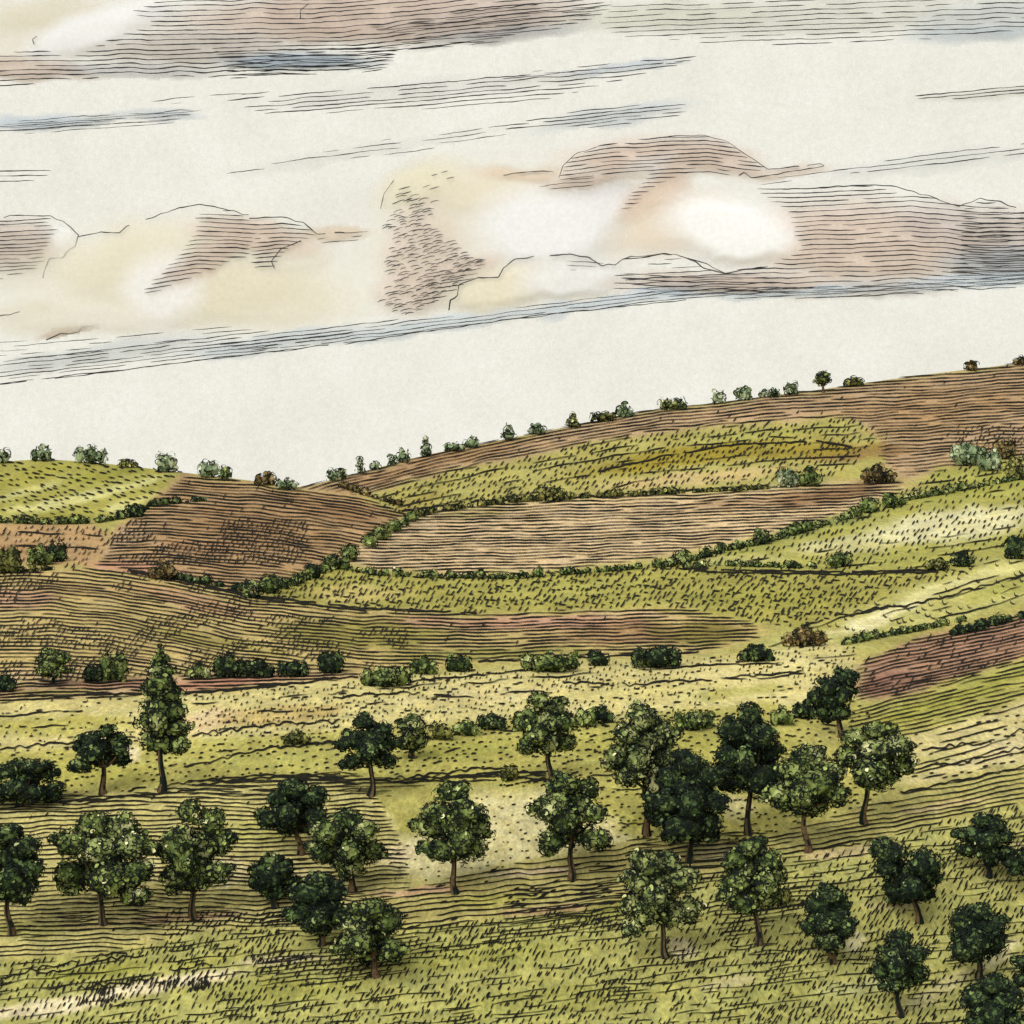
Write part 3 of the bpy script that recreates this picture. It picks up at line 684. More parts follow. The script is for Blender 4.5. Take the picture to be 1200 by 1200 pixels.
def trunk_mesh(base, top, r, limbs, parent, seed, lean=0.0):
    rs = np.random.RandomState(seed)
    t = np.linspace(0, 1, 9)
    h = top[2] - base[2]
    bend = (rs.rand() - .5) * 0.16 * h
    path = base[None, :] + (top - base)[None, :] * t[:, None]
    path[:, 0] += bend * np.sin(t * math.pi) + 0.03 * h * np.sin(t * 2 * math.pi + rs.rand() * 6) * (t > 0)
    path[:, 1] += (rs.rand() - .5) * .1 * h * np.sin(t * math.pi)
    rad = r * (1.0 - 0.35 * t + 0.75 * np.exp(-t * 9))
    path[0, 2] -= 0.25
    V, Q, Mx = tube(path, rad, 9, rs); VV, QQ, MM, nv = [V], [Q], [Mx], len(V)
    for k, e in enumerate(limbs):
        s = path[-3 + (k % 2)]
        u = np.linspace(0, 1, 6)[:, None]
        p = s + (np.asarray(e) - s) * u; p[:, 2] += 0.12 * np.linalg.norm(e - s) * np.sin(u[:, 0] * math.pi) * (-1)
        V, Q, Mx = tube(p, r * 0.58 * (1 - 0.65 * u[:, 0]), 7, rs); VV.append(V); QQ.append(Q + nv); MM.append(Mx); nv += len(V)
    V = np.concatenate(VV)
    C = np.full((len(V), 3), 1.0) * lin((84, 67, 48)) * KL
    return mesh_obj('trunk', V, [np.concatenate(QQ)], [M_BARK, M_LEAFINK], midx=np.concatenate(MM), col=C, parent=parent)

# crown outlines, as limbs in a unit box (u right, v up, radius): several habits
SHAPES = {
 'round': [(.50, .80, .21, .20), (.28, .66, .20, .17), (.73, .66, .21, .18), (.50, .52, .26, .24), (.19, .38, .19, .17), (.81, .38, .19, .18), (.40, .26, .20, .18), (.63, .24, .20, .18)],
 'tall': [(.48, .86, .20, .14), (.30, .70, .22, .15), (.70, .72, .22, .15), (.50, .58, .28, .20), (.22, .48, .21, .15), (.79, .46, .20, .16), (.36, .24, .24, .17), (.66, .24, .24, .18), (.16, .30, .15, .10)],
 'wide': [(.44, .84, .16, .17), (.66, .80, .20, .18), (.24, .66, .22, .19), (.80, .62, .17, .18), (.50, .60, .22, .22), (.16, .30, .16, .19), (.38, .28, .20, .20), (.66, .32, .20, .18), (.86, .36, .14, .15), (.80, .12, .09, .12)],
 'plume': [(.40, .975, .05, .05), (.41, .925, .10, .06), (.43, .865, .15, .07), (.42, .80, .20, .08), (.46, .73, .22, .09), (.44, .65, .27, .09), (.54, .58, .27, .10), (.40, .50, .33, .10), (.60, .44, .29, .11), (.38, .35, .35, .11), (.66, .30, .27, .10), (.26, .18, .24, .11), (.52, .18, .28, .11), (.82, .15, .16, .09)],
 'lobed': [(.42, .84, .16, .16), (.66, .72, .17, .16), (.30, .56, .22, .20), (.58, .52, .24, .22), (.15, .50, .14, .13), (.80, .52, .15, .14), (.24, .22, .15, .16), (.50, .24, .20, .20), (.78, .22, .18, .16)],
 'twin': [(.27, .78, .25, .20), (.22, .56, .18, .14), (.64, .66, .22, .20), (.78, .44, .21, .20), (.54, .42, .24, .22), (.40, .22, .20, .18), (.66, .22, .20, .18)],
 'oval': [(.52, .84, .24, .16), (.34, .66, .26, .20), (.68, .66, .26, .20), (.50, .46, .34, .24), (.24, .30, .22, .18), (.78, .32, .20, .18), (.50, .18, .26, .18)],
 'vase': [(.58, .86, .20, .14), (.32, .72, .19, .14), (.78, .66, .20, .18), (.56, .62, .24, .18), (.22, .52, .18, .14), (.84, .40, .16, .16), (.44, .40, .22, .16), (.68, .24, .16, .20), (.36, .30, .15, .12)],
}

def tree(name, bbox, base, shape, pal, label, seed, cat='tree', group='orchard trees on the valley floor', leafpx=7.2, flip=False, pale=.12, trunk_r=3.6):
    x0, x1, y0, y1 = bbox; bx, by = base
    b = P(bx, by); k = b[1] / F
    o = bpy.data.objects.new(name, None); COL.objects.link(o); o.location = b; o.empty_display_size = .5
    rs = np.random.RandomState(seed)
    w, h = (x1 - x0) * k, (y1 - y0) * k
    cx0, cz0 = (x0 - bx) * k, (by - y1) * k
    lobes = []
    for (u, v, ru, rv) in SHAPES[shape]:
        u = 1 - u if flip else u
        u += .05 * (rs.rand() - .5); v += .05 * (rs.rand() - .5)
        ru *= 0.86 + .24 * rs.rand(); rv *= 0.72 + .22 * rs.rand()
        dy = (rs.rand() - .5) * w * (0.42 if v < .75 else .15)
        lobes.append((cx0 + u * w, dy, cz0 + v * h, ru * w, .5 * (ru * w + rv * h), rv * h))
    for s in (-1, 1):                                               # limbs towards and away, so that the crown is as deep as it is wide
        lobes.append((cx0 + (.5 + .3 * (rs.rand() - .5)) * w, s * w * .26, cz0 + (.42 + .2 * (rs.rand() - .5)) * h, .17 * w, .17 * w, .17 * h))
    for q in range(9 if w > 30 * k else 0):                          # small sprays standing out of the crown's edge
        L0 = lobes[rs.randint(len(SHAPES[shape]))]; a = rs.rand() * 2 * math.pi; rr = w * (.055 + .045 * rs.rand())
        ux, uz = math.cos(a), math.sin(a)
        if (L0[0] + ux * L0[3] - (cx0 + .5 * w)) * ux + (L0[2] + uz * L0[5] - (cz0 + .5 * h)) * uz < 0: ux, uz = -ux, -uz
        lobes.append((L0[0] + ux * L0[3] * .92, L0[1] + (rs.rand() - .5) * .3 * L0[4], L0[2] + uz * L0[5] * .92, rr * 1.2, rr, rr * .8))
    crown_mesh('crown', lobes, leafpx * k, pal, seed, parent=o, pale=pale)
    r = trunk_r * k
    topz = cz0 + .30 * h
    cxm = cx0 + .5 * w
    limbs = [np.array([lobes[i][0], lobes[i][1], lobes[i][2] - .2 * lobes[i][5]]) for i in (1, 2, 4, 5)]
    trunk_mesh(np.array([0, 0, 0.0]), np.array([cxm * .75, 0, topz]), r, limbs, o, seed + 1)
    tag(o, label, cat, group)
    return o

G1 = 'orchard trees on the valley floor'
tree('tree', (86, 153, 848, 906), (121, 930), 'lobed', 'deep', 'small dark mushroom-crowned tree just left of the tall pointed tree', 101, flip=True)
tree('poplar_tree', (158, 228, 760, 893), (190, 927), 'plume', 'mid', 'tall narrow pointed tree, the only spire-shaped one in the valley', 102, pale=.25)
tree('tree', (-12, 70, 888, 942), (22, 944), 'wide', 'deep', 'low spreading dark tree at the left edge with no visible trunk', 103)
tree('tree', (-34, 56, 962, 1062), (14, 1095), 'tall', 'deep', 'large dark tree half cut by the left edge, level with the widest tree', 104)
tree('tree', (60, 182, 948, 1060), (121, 1082), 'wide', 'mid', 'widest tree of the orchard, at lower left, with pale leaves in its middle', 105, pale=.75)
tree('tree', (186, 274, 938, 1047), (227, 1075), 'lobed', 'mid', 'rough lobed tree just right of the widest tree', 106, pale=.25)
tree('tree', (306, 386, 910, 986), (353, 1000), 'round', 'deep', 'dark round tree at the back of the five-tree clump left of centre', 107)
tree('tree', (364, 452, 942, 1032), (414, 1044), 'round', 'mid', 'brighter green tree in the five-tree clump, at the right of its back tree', 108, flip=True, pale=.3)
tree('tree', (289, 346, 999, 1056), (323, 1063), 'round', 'deep', 'smallest tree of the five-tree clump, on its left side', 109)
tree('tree', (334, 412, 1022, 1092), (377, 1108), 'oval', 'deep', 'very dark tree in the middle of the five-tree clump, behind its front tree', 110)
tree('tree', (391, 478, 1050, 1136), (441, 1144), 'oval', 'mid', 'front tree of the five-tree clump, crown nearly touching the grass', 111, pale=.3)
tree('tree', (396, 469, 836, 906), (434, 932), 'lobed', 'deep', 'dark lobed tree on the bank edge with a small pale leaning tree behind it', 112)
tree('tree', (462, 503, 837, 880), (483, 888), 'oval', 'light', 'small pale leaning tree behind the dark lobed tree on the bank', 113)
tree('tree', (487, 577, 919, 1019), (534, 1046), 'tall', 'mid', 'tree standing alone at the left end of the pale clearing', 114, pale=.2)
tree('tree', (599, 679, 810, 887), (648, 915), 'lobed', 'mid', 'broad-headed tree on the pale stubble edge, highest of the trees at centre', 115, pale=.1)
tree('tree', (623, 718, 900, 1002), (670, 1030), 'lobed', 'mid', 'broad tree on a straight trunk right of the pale clearing', 116, pale=.3)
tree('tree', (704, 792, 824, 940), (758, 978), 'vase', 'light', 'tall pale-leaved tree whose foot is hidden by a large dark tree', 117, pale=.3)
tree('tree', (762, 856, 880, 992), (808, 1010), 'tall', 'deep', 'large dark tree overlapping the foot of the tall pale-leaved tree', 118)
tree('tree', (835, 916, 823, 938), (877, 977), 'tall', 'deep', 'tall dark tree on a long trunk, right of the tall pale-leaved tree', 119, flip=True)
tree('tree', (899, 994, 870, 964), (947, 998), 'round', 'mid', 'broad domed lighter tree on a thin trunk, right of the tall dark tree', 120, pale=.22)
tree('tree', (977, 1068, 843, 934), (1013, 965), 'vase', 'mid', 'tree with cream leaves in mid crown, just below the leaning two-tufted tree', 121, pale=.8)
tree('tree', (949, 1006, 782, 847), (986, 864), 'twin', 'deep', 'leaning two-tufted tree at the left end of the rose ploughed field', 122, flip=True)
tree('tree', (729, 824, 995, 1098), (781, 1122), 'wide', 'light', 'front tree at centre right with pale lower leaves and brown trunk', 123, flip=True, pale=.3)
tree('tree', (844, 923, 981, 1075), (889, 1106), 'tall', 'mid', 'upright oval tree on short brown trunk beneath the tall dark tree', 124, pale=.2)
tree('tree', (937, 1001, 1035, 1110), (976, 1127), 'oval', 'deep', 'small compact dark tree leaning left, right of the upright oval tree', 125)
tree('tree', (1021, 1109, 979, 1066), (1077, 1080), 'twin', 'deep', 'dark double-crowned tree on a thin trunk below the right furrows', 126)
tree('tree', (1121, 1192, 950, 1012), (1157, 1026), 'lobed', 'deep', 'dark ragged tree near the right edge, highest of the lower right group', 127)
tree('tree', (1184, 1250, 980, 1038), (1212, 1052), 'round', 'deep', 'tree sliced by the right edge beside the dark ragged tree', 128)
tree('tree', (1021, 1087, 1091, 1167), (1056, 1191), 'round', 'deep', 'dark tree at the bottom edge, below left of the domed dark tree', 129, flip=True)
tree('tree', (1108, 1182, 1055, 1132), (1147, 1146), 'oval', 'deep', 'domed dark tree on short trunk beside a cream patch of grass at lower right', 130)
tree('tree', (1125, 1203, 1144, 1222), (1162, 1245), 'oval', 'deep', 'tree in the bottom right corner cut off by the lower edge', 131)
tree('tree', (1187, 1240, 1116, 1164), (1212, 1172), 'round', 'deep', 'sliver of a dark tree at the right edge just above the corner tree', 132)

# ------------------------------------------------------------------ bushes and hedges
def bush(name, x0, x1, y0, y1, pal, label, seed, group, n=None, leafpx=4.6, pointed=False, cat='bush', tuft=False, by=None):
    bx = .5 * (x0 + x1); by = by if by else y1
    b = P(bx, min(by, 1300)); k = b[1] / F
    rs = np.random.RandomState(seed)
    w, h = (x1 - x0) * k, (y1 - y0) * k
    nl = n or max(2, int(round((x1 - x0) / max(8.0, .75 * (y1 - y0)))) + 1)
    lobes = []
    if pointed:
        for v, r in ((.25, .46), (.5, .38), (.72, .26), (.9, .13)):
            lobes.append(((rs.rand() - .5) * .12 * w, 0, v * h, r * w, r * w, .22 * h))
    else:
        for i in range(nl):
            u = (i + .5) / nl - .5
            hh = h * (0.62 + .38 * rs.rand()) if nl > 2 else h * (1 - .25 * i)
            if i == nl // 2: hh = h
            lobes.append((u * w, (rs.rand() - .5) * .2 * w, hh * .48, .62 * w / nl, .55 * w / nl, hh * .52))
        if h > .8 * w / nl:
            lobes.append((0, 0, .45 * h, .3 * w, .3 * w, .42 * h))
    o = crown_mesh(name, lobes, leafpx * k, pal, seed, pale=.06, soft=pal not in ('deep',))
    o.location = b
    tag(o, label, cat, group)
    return o

RG = 'bushes along the skyline'
ridge = [
 (-6, 13, 527, 545, 'ridge', 0, 'clipped round bush at the left edge of the skyline'),
 (35, 62, 523, 543, 'ridge', 0, 'pale curly bush on the left crest, second from the left edge'),
 (84, 127, 520, 546, 'ridge', 0, 'largest rounded bush on the left crest, dark on its right side'),
 (138, 160, 539, 549, 'olive', 0, 'low green scrub right of the largest bush on the left crest'),
 (181, 208, 530, 554, 'ridge', 0, 'round dark bush standing clear on the left crest above the field corner'),
 (233, 258, 537, 559, 'ridge', 0, 'bush with a smaller one at its right, on the brow of the brown slope'),
 (256, 271, 544, 561, 'mid', 0, 'small dark bush tucked against the right of the brow bush'),
 (298, 325, 557, 574, 'brown', 0, 'brownish bush in the dip where the two crests meet'),
 (322, 352, 562, 577, 'ridge', 0, 'flat dark bush at the lowest point of the skyline'),
 (383, 397, 547, 563, 'ridge', 0, 'small bush first up the right crest from the dip'),
 (397, 406, 544, 558, 'mid', 0, 'tiny dark shrub between the first two crest bushes'),
 (415, 429, 534, 553, 'ridge', 1, 'little pointed bush low on the right crest'),
 (435, 445, 541, 552, 'ridge', 0, 'tiny tuft right of the little pointed bush'),
 (454, 464, 534, 546, 'ridge', 0, 'tiny round shrub left of the pair of crest bushes'),
 (466, 480, 525, 542, 'ridge', 0, 'rounded bush just left of the flame-shaped bush'),
 (491, 508, 511, 533, 'ridge', 1, 'flame-shaped pointed bush on the right crest'),
 (518, 545, 519, 531, 'ridge', 0, 'long low loop-edged bush right of the flame-shaped bush'),
 (543, 563, 511, 526, 'ridge', 0, 'clump of upright rounded leaves at the end of the low bush'),
 (585, 606, 499, 517, 'ridge', 1, 'pale pyramid bush a third of the way up the right crest'),
 (619, 641, 496, 509, 'ridge', 0, 'wide pale bush between two pyramid bushes'),
 (662, 681, 485, 501, 'light', 1, 'cream-coloured pyramid bush halfway along the right crest'),
 (690, 722, 483, 495, 'olive', 0, 'long flat green bush lying along the crest'),
 (721, 744, 471, 489, 'ridge', 0, 'two-lobed bush at the right end of the long flat one'),
 (770, 806, 466, 480, 'light', 0, 'long straw-coloured bush along the crest'),
 (833, 849, 456, 474, 'ridge', 0, 'leaning green bush above the upper meadow'),
 (863, 882, 449, 469, 'ridge', 0, 'tall oval green bush with smooth outline on the high crest'),
 (890, 917, 457, 468, 'ridge', 0, 'low pale bush between the oval bush and the dark knob'),
 (919, 936, 449, 467, 'ridge', 0, 'dark knob of a bush left of the single crest tree'),
 (988, 1012, 443, 455, 'olive', 0, 'grass-like tuft right of the single crest tree'),
 (1130, 1146, 426, 437, 'brown', 0, 'small dry tuft high on the right of the crest'),
 (1186, 1206, 420, 430, 'brown', 0, 'dry tuft on the crest at the right edge'),
]
for i, (x0, x1, y0, y1, pal, pt, lab) in enumerate(ridge):
    bush('bush', x0 + .09 * (x1 - x0), x1 - .09 * (x1 - x0), y0 + .12 * (y1 - y0), y1, pal, lab, 300 + i, RG, pointed=bool(pt), leafpx=7.0, by=float(interp(RIDGE, .5 * (x0 + x1))) + 2.0)
tree('tree', (954, 974, 435, 452), (965, 460), 'oval', 'mid', 'lone small tree on a short stem at the highest bushes of the crest', 340, group=RG, leafpx=4.8, trunk_r=1.6)

VG = 'bushes at the foot of the ploughed slope'
valley = [
 (-8, 19, 789, 810, 'deep', 'bush at the left edge at the foot of the ploughed slope'),
 (100, 120, 780, 799, 'deep', 'low dark bush at left, between the small tree and the taller bush'),
 (118, 148, 764, 798, 'mid', 'taller leafy bush just left of the spire-shaped tree'),
 (220, 246, 776, 795, 'mid', 'dim bush right of the spire-shaped tree'),
 (252, 286, 764, 794, 'deep', 'dark round bush with visible stems right of the spire-shaped tree'),
 (286, 320, 772, 793, 'deep', 'ragged bush next to the round bush with stems'),
 (326, 360, 775, 793, 'deep', 'low bush between the ragged bush and the squat round one'),
 (374, 401, 764, 789, 'deep', 'squat round dark bush above the start of the pale stubble'),
 (424, 480, 781, 804, 'mid', 'long low green bush spilling over the field edge'),
 (482, 512, 768, 790, 'mid', 'bush of upright leaves above the pale stubble'),
 (524, 552, 768, 787, 'deep', 'small dark bush left of the broad leafy one in mid field'),
 (611, 678, 764, 787, 'mid', 'broad leafy bush on the field edge near the centre'),
 (690, 712, 763, 780, 'deep', 'narrow bush right of the broad leafy one'),
 (742, 797, 756, 782, 'deep', 'big dark rounded bush at the end of the long ploughed field'),
 (868, 906, 755, 775, 'deep', 'dark bush with a trailing root at the tip of the pale stubble'),
 (920, 966, 732, 757, 'brown', 'brown withered bush at the corner of the light strip'),
]
for i, (x0, x1, y0, y1, pal, lab) in enumerate(valley): bush('bush', x0, x1, y0, y1, pal, lab, 400 + i, VG, leafpx=6.4)
tree('tree', (37, 86, 760, 797), (62, 801), 'round', 'mid', 'small round tree at far left at the foot of the ploughed slope', 430, group=VG, leafpx=5.2, trunk_r=2.2, pale=.25)
SG = 'shrubs on the valley meadow'
for i, (x0, x1, y0, y1, pal, lab) in enumerate([
 (502, 530, 848, 867, 'olive', 'low shrub first of three right of the small pale leaning tree'),
 (532, 560, 843, 862, 'mid', 'middle shrub of three right of the small pale leaning tree'),
 (560, 592, 836, 855, 'deep', 'dark cone shrub, last of three left of the broad-headed tree'),
 (676, 698, 831, 852, 'mid', 'feathery shrub right of the broad-headed tree'),
 (694, 718, 826, 847, 'deep', 'darker shrub touching the feathery one beside the broad-headed tree'),
 (790, 836, 833, 855, 'mid', 'spiky grass-like shrub left of the tall dark tree'),
 (904, 930, 828, 850, 'mid', 'pale shrub left of the leaning two-tufted tree'),
 (930, 955, 823, 842, 'deep', 'dark shrub under the leaning two-tufted tree'),
 (332, 362, 855, 872, 'olive', 'low curly olive weed clump left of the dark lobed tree'),
 (905, 925, 1040, 1060, 'olive', 'weed tuft right of the upright oval tree'),
 (588, 606, 897, 915, 'olive', 'small sprig on the dark bank left of the broad straight-trunked tree')]):
    bush('shrub', x0, x1, y0, y1, pal, lab, 460 + i, SG, leafpx=6.4, cat='shrub')
HG = 'single bushes in the field boundaries'
for i, (x0, x1, y0, y1, pal, lab) in enumerate([
 (34, 62, 638, 662, 'mid', 'dark bush in the tan field at the left'),
 (58, 76, 636, 658, 'deep', 'bush right beside the dark bush in the tan field'),
 (-8, 22, 640, 672, 'olive', 'brownish bush at the left edge of the tan field'),
 (176, 204, 655, 679, 'brown', 'brown twiggy bush at the lower edge of the brown slope'),
 (148, 168, 591, 606, 'deep', 'bush at the lower right corner of the left hill meadow'),
 (630, 662, 568, 587, 'olive', 'fan-shaped bush in the hedge above the pale ploughed field'),
 (910, 936, 548, 571, 'ridge', 'pale green bush left of the darker one above the pale ploughed field'),
 (936, 962, 547, 570, 'mid', 'dark round bush at the right end of the upper meadow'),
 (1011, 1048, 544, 566, 'brown', 'brown-green bush at the right end of the pale ploughed field'),
 (1116, 1146, 518, 546, 'ridge', 'pale bush with loose leaves on the right slope'),
 (1146, 1172, 525, 552, 'ridge', 'bush with straggling stems right of the pale loose one'),
 (1166, 1190, 515, 538, 'brown', 'dry brown bush on the right slope'),
 (1180, 1206, 535, 562, 'olive', 'bush at the right edge below the dry brown one'),
 (968, 997, 645, 664, 'mid', 'rounded bush on the dark line under the right meadow'),
 (1117, 1140, 645, 664, 'deep', 'very dark round bush at the right end of the dark line'),
 (1086, 1112, 655, 668, 'olive', 'flat weed left of the very dark round bush'),
 (1180, 1210, 628, 655, 'deep', 'dark bush at the right edge above the light strip')]):
    bush('bush', x0, x1, y0, y1, pal, lab, 500 + i, HG, leafpx=6.2)

def hedge(pts, hpx, pal, label, seed, leafpx=5.6, gapp=0.0):
    pts = np.asarray(pts, float); rs = np.random.RandomState(seed)
    seg = np.concatenate([[0], np.cumsum(np.linalg.norm(np.diff(pts, axis=0), axis=1))])
    s = 0; lobes = []; b0 = P(*pts[len(pts) // 2])
    while s < seg[-1]:
        x = np.interp(s, seg, pts[:, 0]); y = np.interp(s, seg, pts[:, 1])
        h = hpx * (0.32 + .80 * rs.rand() ** 1.7); b = P(x, y + hpx * .35); k = b[1] / F
        if rs.rand() >= gapp + .08:
            c = b - b0
            lobes.append((c[0], c[1], c[2] + .42 * h * k, .62 * h * k, .55 * h * k, .55 * h * k))
        s += h * (.70 + .4 * rs.rand())
    k = b0[1] / F
    o = crown_mesh('hedge', lobes, leafpx * k, pal, seed, pale=.15, soft=pal == 'light'); o.location = b0
    tag(o, label, 'hedge', 'hedges between the fields')
hedge([(-40, 608), (50, 611), (110, 610), (150, 603)], 10, 'mid', 'hedge along the foot of the left hill meadow', 601)
hedge([(152, 603), (180, 590), (240, 584)], 8, 'deep', 'short broken hedge running into the brown slope from the meadow corner', 602, gapp=.25)
hedge([(290, 694), (340, 682), (400, 655), (440, 630), (482, 604)], 19, 'mid', 'thick diagonal hedge between the brown slope and the pale ploughed field', 603)
hedge([(190, 672), (240, 681), (300, 692)], 10, 'deep', 'dark hedge along the lower edge of the brown slope', 604)
hedge([(484, 603), (530, 594), (600, 586), (700, 580), (800, 575), (900, 570)], 9, 'olive', 'hedge along the top of the pale ploughed field', 605, gapp=.12)
hedge([(395, 662), (440, 671), (520, 674), (600, 675), (690, 668), (790, 660)], 10, 'mid', 'low hedge along the bottom of the pale ploughed field', 606, gapp=.18)
hedge([(800, 655), (850, 640), (900, 630), (960, 612), (1020, 594), (1060, 585)], 17, 'mid', 'hedge climbing between the pale ploughed field and the right meadow', 607)
hedge([(1062, 583), (1110, 575), (1160, 565), (1230, 552)], 10, 'light', 'pale loop-leaved hedge continuing to the right edge', 608)
hedge([(800, 664), (840, 660), (900, 662), (960, 664)], 8, 'mid', 'low weedy hedge on the dark line below the right meadow', 609, gapp=.25)
hedge([(990, 752), (1040, 742), (1080, 735), (1130, 724)], 11, 'mid', 'leafy hedge above the rose ploughed field', 610)
hedge([(1118, 738), (1150, 731), (1190, 720), (1235, 707)], 18, 'deep', 'dark thick hedge at the right edge above the rose ploughed field', 611)
hedge([(60, 665), (20, 668), (-30, 668)], 9, 'olive', 'ragged hedge below the tan field at the left edge', 612, gapp=.2)
hedge([(400, 568), (440, 582), (470, 590)], 8, 'brown', 'brownish hedge between brown slope and upper meadow', 613, gapp=.15)

# ------------------------------------------------------------------ clouds: thin banks of vapour with a pigment wash, shade sides painted in pink, and engraved streaks
WHITE, CREAM, SHADE_PINK, BLUE, GREY, GREEN, TAN = (250, 251, 255), (238, 232, 214), (228, 210, 198), (200, 213, 224), (190, 190, 190), (214, 216, 200), (219, 200, 176)
def cloud(label, washes, hatch, D0, thick, seed):
    """washes: x, y, rx, ry, tilt, colour, strength; hatch(ink, fn) draws the streaks on its front"""
    W = washes
    x0 = max(-80, min(w[0] - 1.3 * w[2] for w in W)); x1 = min(1280, max(w[0] + 1.3 * w[2] for w in W))
    y0 = max(-80, min(w[1] - 1.4 * w[3] - abs(w[2] * math.sin(math.radians(w[4]))) for w in W)); y1 = max(w[1] + 1.4 * w[3] + abs(w[2] * math.sin(math.radians(w[4]))) for w in W)
    st = 3.0
    gx = np.arange(x0, x1 + st, st); gy = np.arange(y0, y1 + st, st)
    X, Y = np.meshgrid(gx, gy)
    def field(X, Y):
        wx = X + 22 * (fbm(X / 40, Y / 26, seed) - .5); wy = Y + 14 * (fbm(X / 36, Y / 22, seed + 3) - .5)
        A = np.zeros(X.shape); C = np.zeros(X.shape + (3,)); wsum = np.full(X.shape, 1e-6)
        C[:] = 0
        for (x, y, rx, ry, tilt, c, s) in W:
            ca, sa = math.cos(math.radians(tilt)), math.sin(math.radians(tilt))
            u = ((wx - x) * ca + (wy - y) * sa) / rx; v = (-(wx - x) * sa + (wy - y) * ca) / ry
            m = s * smooth((1.15 - np.sqrt(u * u + v * v)) / .75)
            C = C * (1 - m[..., None]) + lin(c) * m[..., None]; wsum = wsum * (1 - m) + m
            A = 1 - (1 - A) * (1 - m)
        return A, C / wsum[..., None]
    A, C = field(X, Y)
    def dpt(X, Y, A): return 0.20 * thick * np.clip(A, 0, 1)
    keep = A > .012
    off = dpt(X, Y, A)
    def pos(X, Y, D): return np.stack([(X - 600) / F * D, D, -(Y - 600) / F * D], -1)
    Vf = pos(X, Y, D0 - off).reshape(-1, 3); Vb = pos(X, Y, D0 + off).reshape(-1, 3)
    ny, nx = X.shape; i = np.arange(ny * nx).reshape(ny, nx)
    q = np.stack([i[:-1, :-1], i[1:, :-1], i[1:, 1:], i[:-1, 1:]], -1)
    k = (keep[:-1, :-1] & keep[1:, :-1] & keep[1:, 1:] & keep[:-1, 1:])
    qf = q[k]
    used, inv = np.unique(qf, return_inverse=True); qf = inv.reshape(qf.shape)
    n = len(used)
    V = np.concatenate([Vf[used], Vb[used]])
    Cc = np.concatenate([C.reshape(-1, 3)[used]] * 2) * KC
    a1 = 1 - np.sqrt(1 - np.clip(A.reshape(-1)[used], 0, .98))
    b = V.mean(0)
    root = bpy.data.objects.new('cloud', None); COL.objects.link(root); root.location = b
    mesh_obj('vapour', V - b, [qf, qf[:, ::-1] + n], [M_CLOUD], col=np.clip(Cc, 0, .97), alpha=np.concatenate([a1, a1]), parent=root, smooth_sh=True)
    ink = Ink()
    def fn(p):
        a, _ = field(p[:, 0], p[:, 1])
        return pos(p[:, 0], p[:, 1], D0 - dpt(p[:, 0], p[:, 1], a) - 3.0) - b
    hatch(ink, fn)
    if ink.V: mesh_obj('streaks', np.concatenate(ink.V), [np.concatenate(ink.Fq)], [M_SKYINK], parent=root)
    tag(root, label, 'cloud', 'clouds in the pale sky')

def H(ink, fn, pts, guide, sp, w=1.3, gap=.18, wob=1.2, seed=0):
    t, xr, yr = poly(*pts)
    lines(ink, t, xr, yr, guide, sp * .87, w=w * .82, wob=wob, gap=gap * .9, fn=fn, seed=seed, hf=.5)
def O(ink, fn, pts, w=1.1, amp=.9): squiggle(ink, pts, w=w, amp=amp, wl=9, fn=fn, gap=.06)

def h1(i, f):
    H(i, f, [(-20, 70), (20, 58), (60, 60), (80, 68), (130, 45), (180, 28), (150, 15), (200, -5), (560, -10), (720, -5), (700, 14), (560, 52), (470, 60), (450, 84), (300, 92), (150, 88), (60, 96), (-20, 108)], [(-20, 4), (200, 0), (400, -4), (720, -34)], 6.4, 1.45, .16, 1.5, 1)
    H(i, f, [(250, 60), (470, 52), (455, 82), (270, 92)], [(250, 0), (470, -4)], 4.6, 1.5, .18, 1, 2)
    H(i, f, [(430, 30), (720, 5), (700, 22), (560, 56), (480, 60)], -.09, 5.2, 1.2, .3, 1, 3)
    O(i, f, [(40, 52), (38, 46), (44, 42)], 1.0, .4); O(i, f, [(352, 22), (352, 12), (362, 4)], 1.2, .4); O(i, f, [(528, 16), (640, 4), (684, 0)], 1.0)
cloud('big rosy-grey cloud filling the top left corner, blue beneath, white gap at left',
      [(0, 40, 120, 50, 0, CREAM, .55), (60, 15, 90, 22, -10, (226, 218, 192), .5), (100, 40, 90, 26, -18, WHITE, .9), (160, 15, 60, 20, 0, WHITE, .7), (30, 80, 100, 16, 4, SHADE_PINK, .85), (420, 15, 260, 34, -3, SHADE_PINK, .95), (560, 25, 150, 28, -6, (221, 207, 198), .9), (230, 58, 160, 24, 0, (215, 207, 200), .8), (400, 42, 110, 12, 0, (220, 198, 184), .6), (350, 74, 110, 13, 0, (184, 204, 224), .85), (160, 82, 120, 10, 2, (196, 196, 200), .6), (600, 40, 110, 12, -7, (190, 196, 208), .6)], h1, 1500, 40, 71)
def h2(i, f): H(i, f, [(700, 30), (720, 4), (900, -10), (1260, -20), (1260, 30), (1120, 44), (950, 54), (820, 50), (720, 42)], -.035, 6.8, 1.2, .26, 1.2, 4)
cloud('wide greenish streaked cloud across the top right, almost without shading',
      [(780, 20, 140, 24, -3, GREEN, .6), (980, 18, 200, 30, -3, (218, 218, 208), .6), (1180, 22, 130, 28, -3, (200, 208, 212), .65), (1140, 40, 90, 12, -4, (186, 202, 216), .5)], h2, 1500, 30, 72)
def h3(i, f):
    H(i, f, [(250, 112), (420, 102), (600, 88), (760, 70), (815, 70), (740, 92), (640, 118), (440, 132), (310, 134)], -.085, 5.6, 1.35, .30, 1, 5)
    H(i, f, [(540, 92), (820, 64), (800, 78), (560, 100)], -.09, 6, 1.3, .35, 1, 6)
